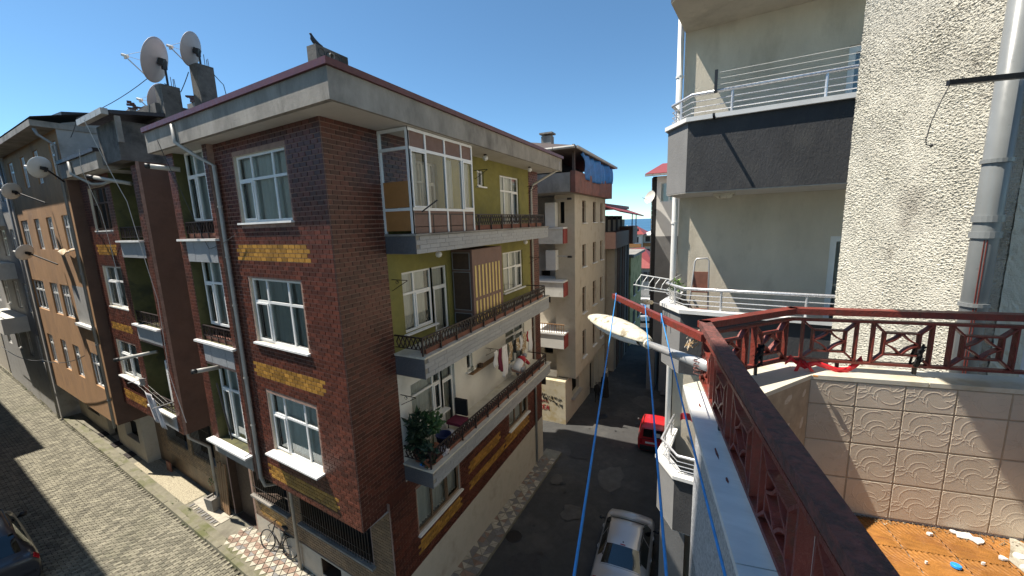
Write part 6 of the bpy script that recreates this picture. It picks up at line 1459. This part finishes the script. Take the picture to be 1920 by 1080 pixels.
    T, F, S, patch = car('dark grey hatchback in the shade of the paved side street', 'car', 'parked_car', (c.x, c.y, c.z), math.atan2(LD.y, LD.x) - math.pi / 2, st, 'dark_paint', [('rear_window', 2.1, 2.92, -1.9, 1.9), ('windshield', 5.1, 5.92, -1.9, 1.9), ('side_window', 2.7, 3.9, 2.12, 2.9), ('side_window', 4.0, 5.4, 2.12, 2.9), ('side_window', 2.7, 3.9, -2.9, -2.12), ('side_window', 4.0, 5.4, -2.9, -2.12)], [(1.28, .8), (1.28, -.8), (-1.25, .8), (-1.25, -.8)])
    for s in (-1, 1):
        m = MB(F); m.tube([(s * .85, .72, 1.0), (s * .96, .72, 1.05), (s * 1.06, .71, 1.05)], [.02, .085, .05], 10); m.build('mirror', 'black_plastic', T, smooth=True); m = MB(F); m.tube([(s * .57, -1.0, 1.60), (s * .57, -.9, 1.65), (s * .58, .3, 1.65), (s * .57, .4, 1.60)], .016, 6); m.build('roof_rail', 'black_plastic', T); patch('tail_light', .9, 1.5, s * 2.9, s * 4.0, 'lamp_red', .006)
    m = MB(F); m.quad((.2, -.2, 1.628), (.2, .3, 1.618), (-.3, .3, 1.618), (-.3, -.2, 1.628)); m.build('sunroof', 'car_glass', T)
    # white car and lettered van far down the street
    z = gm(50)
    st2 = [(-2.1, .6, .5, .56, .66, .72), (-2.0, .95, .6, .88, .76, .82), (-1.4, 1.02, .64, .95, .81, .87), (-.7, 1.42, .55, .96, .82, .88), (.3, 1.43, .56, .96, .82, .88), (1.1, 1.0, .66, .92, .8, .87), (1.9, .85, .6, .8, .76, .85), (2.1, .58, .5, .54, .64, .76)]
    T, F, S, patch = car('white car parked far down the street in the sun', 'car', 'parked_car', (-6.2, 51.5, z), -1.2, st2, 'white_car', [('windshield', 4.1, 4.9, -1.9, 1.9), ('rear_window', 2.1, 2.9, -1.9, 1.9), ('side_window', 2.5, 4.6, 2.1, 2.9), ('side_window', 2.5, 4.6, -2.9, -2.1)], [(1.3, .8), (1.3, -.8), (-1.3, .8), (-1.3, -.8)])
    T = thing('parked_van', 'white van with blue letters far down the street', 'van', (-6.6, 57, gm(57))); F = frame((-6.6, 57, gm(57)), (1, .12, 0), (.12, -1, 0))
    m = MB(F); m.add([(-2.3, -.9, .3), (2.3, -.9, .3), (2.3, .9, .3), (-2.3, .9, .3), (-2.2, -.8, 2.3), (1.5, -.8, 2.3), (1.5, .8, 2.3), (-2.2, .8, 2.3), (2.3, -.9, 1.1), (2.3, .9, 1.1)], [(0, 1, 8, 5, 4), (3, 7, 6, 9, 2), (4, 5, 6, 7), (5, 8, 9, 6), (8, 1, 2, 9), (0, 4, 7, 3)]); m.build('body', 'white_car', T)
    x = -1.4
    for ch in ([[(0, 0), (0, 1), (.5, .75), (.5, .25), (0, 0)]], [[(0, 0), (0, 1)], [(.5, 1), (0, .5), (.5, 0)]]):
        m = MB(F)
        for s in ch:
            for i in range(len(s) - 1): m.bar((x + s[i][0] * .8, .93, .95 + s[i][1] * .7), (x + s[i + 1][0] * .8, .93, .95 + s[i + 1][1] * .7), .02, .12)
        m.build('letter', 'blue_letter', T); x += .6
    for y in (-1.4, 1.5): m = MB(F); m.lathe([(.1, .08), (.32, .08), (.33, 0), (.32, -.1)], 16, (y, .85, .33), (0, 1, 0)); m.build('wheel', 'rubber', T)
vehicles()
def skin(name, J, E, mt, T, root=0, sub=2):
    """continuous body: joints with radii joined by edges, grown with the skin modifier"""
    me = bpy.data.meshes.new(name); o0 = WL[T]; me.from_pydata([Vector(j[:3]) - o0 for j in J], E, []); o = bpy.data.objects.new(name, me); COL.objects.link(o); o.parent = T; WL[o] = o0
    md = o.modifiers.new('skin', 'SKIN'); md.use_smooth_shade = True
    for i, j in enumerate(J):
        r = j[3]; me.skin_vertices[0].data[i].radius = r if isinstance(r, tuple) else (r, r)
    me.skin_vertices[0].data[root].use_root = True
    s = o.modifiers.new('subdivision', 'SUBSURF'); s.levels = sub; s.render_levels = sub
    me.materials.append(MATS[mt]); return o
def person(lab, base, h, face, top, leg, hair, long_dress=False, stride=.16, bag=None):
    T = thing('person', lab, 'person', base); F = rot(*base, face); k = h / 1.7
    f = lambda x, y, z: tuple(F @ Vector((x * k, y * k, z * k)))
    J = [(*f(0, 0, .93), .13 * k), (*f(0, .01, 1.15), .125 * k), (*f(0, .0, 1.35), .14 * k), (*f(0, .0, 1.46), .06 * k), (*f(0, .02, 1.54), .055 * k), (*f(0, .03, 1.63), .085 * k), (*f(0, .03, 1.70), .05 * k),
         (*f(.17, 0, 1.38), .055 * k), (*f(.21, -.04, 1.12), .042 * k), (*f(.22, .06, .88), .032 * k), (*f(.22, .09, .80), .028 * k), (*f(-.17, 0, 1.38), .055 * k), (*f(-.21, .06, 1.12), .042 * k), (*f(-.22, .12, .88), .032 * k), (*f(-.22, .14, .80), .028 * k),
         (*f(.09, 0, .85), .095 * k), (*f(.10, stride * .6, .47), .062 * k), (*f(.10, stride * .8, .09), .042 * k), (*f(.10, stride * .8 + .16, .04), .035 * k), (*f(-.09, 0, .85), .095 * k), (*f(-.10, -stride * .3, .48), .062 * k), (*f(-.10, -stride, .10), .042 * k), (*f(-.10, -stride + .15, .04), .035 * k)]
    E = [(0, 1), (1, 2), (2, 3), (3, 4), (4, 5), (5, 6), (2, 7), (7, 8), (8, 9), (9, 10), (2, 11), (11, 12), (12, 13), (13, 14), (0, 15), (15, 16), (16, 17), (17, 18), (0, 19), (19, 20), (20, 21), (21, 22)]
    skin('body', J, E, leg, T)
    m = MB(F); pr = [(.19, .93), (.175, 1.08), (.2, 1.3), (.19, 1.40), (.09, 1.47)]; 
    if long_dress: pr = [(.30, .06), (.27, .45), (.23, .85)] + pr[1:]
    m.fr = F @ Matrix.Diagonal((k, k * .78, k, 1)); m.lathe([(r, z) for r, z in pr], 18); m.build('dress' if long_dress else 'top', top, T, smooth=True)
    m = MB(F @ Matrix.Diagonal((k, k, k, 1))); m.lathe([(.02, 1.47), (.07, 1.52), (.085, 1.58), (.09, 1.62), (.07, 1.69), (0, 1.715)], 16, (0, .03, 0)); m.build('head', 'skin', T, smooth=True)
    m = MB(F @ Matrix.Diagonal((k, k, k, 1)))
    m.lathe([(.15 if long_dress else .1, 1.42 if long_dress else 1.55), (.115, 1.55), (.112, 1.62), (.088, 1.70), (0, 1.735)], 16, (0, .005, 0)); m.build('headscarf' if long_dress else 'hair', hair, T, smooth=True)
    return T
def people():
    person('adult in a long black dress and headscarf walking up the shaded street', (-5.45, 24.3, gm(24.3)), 1.66, .25, 'cloth_black', 'cloth_black', 'cloth_black', True)
    person('child in dark clothes walking beside the adult in black', (-5.72, 23.3, gm(23.3)), 1.32, .15, 'cloth_black', 'cloth_black', 'hair', False, .2)
    # person bending over the balcony rail
    b = (-5.98, 12.75, 5.25); T = thing('person', 'grey haired person in white and red crouching among the laundry on the balcony', 'person', b); x, y, z = b
    f = lambda dx, dy, dz: (x + dx, y + dy, z + dz)
    J = [(*f(-.05, -.38, .40), .15), (*f(.0, -.2, .58), .14), (*f(.03, .0, .68), .14), (*f(.04, .10, .72), .065), (*f(.05, .18, .75), .09), (*f(.05, .25, .71), .06),
         (*f(.17, .0, .66), .055), (*f(.23, .14, .5), .045), (*f(.2, .3, .46), .034), (*f(-.14, .0, .66), .055), (*f(-.18, .14, .5), .045), (*f(-.08, .3, .44), .034),
         (*f(.07, -.36, .38), .10), (*f(.10, .04, .44), .068), (*f(.09, -.06, .07), .045), (*f(.09, .08, .04), .036), (*f(-.15, -.36, .38), .10), (*f(-.17, .04, .44), .068), (*f(-.16, -.06, .07), .045), (*f(-.16, .08, .04), .036)]
    E = [(0, 1), (1, 2), (2, 3), (3, 4), (4, 5), (2, 6), (6, 7), (7, 8), (2, 9), (9, 10), (10, 11), (0, 12), (12, 13), (13, 14), (14, 15), (0, 16), (16, 17), (17, 18), (18, 19)]
    skin('body', J, E, 'skin', T)
    m = MB(); m.tube([f(-.05, -.43, .42), f(-.03, -.3, .52), f(.0, -.14, .63), f(.02, -.02, .69)], [.165, .175, .17, .15], 14); m.build('shirt', 'cloth_white', T, smooth=True)
    m = MB(); m.tube([f(.005, -.12, .645), f(.03, .0, .70), f(.04, .08, .725)], [.178, .17, .10], 14); m.tube([f(.16, .0, .67), f(.23, .13, .51)], [.07, .056], 10); m.tube([f(-.13, .0, .67), f(-.18, .13, .51)], [.07, .056], 10); m.build('vest', 'cloth_red', T, smooth=True)
    m = MB(); m.tube([f(.05, .11, .77), f(.05, .17, .80), f(.05, .23, .77)], [.07, .105, .075], 12); m.build('hair', 'cloth_grey', T, smooth=True)
    for sx in (.08, -.16): m = MB(); m.tube([f(sx, -.36, .40), f(sx, .0, .46), f(sx, .03, .40), f(sx, -.06, .10)], [.12, .088, .08, .06], 12); m.build('trouser_leg', 'cloth_grey', T, smooth=True)
people()
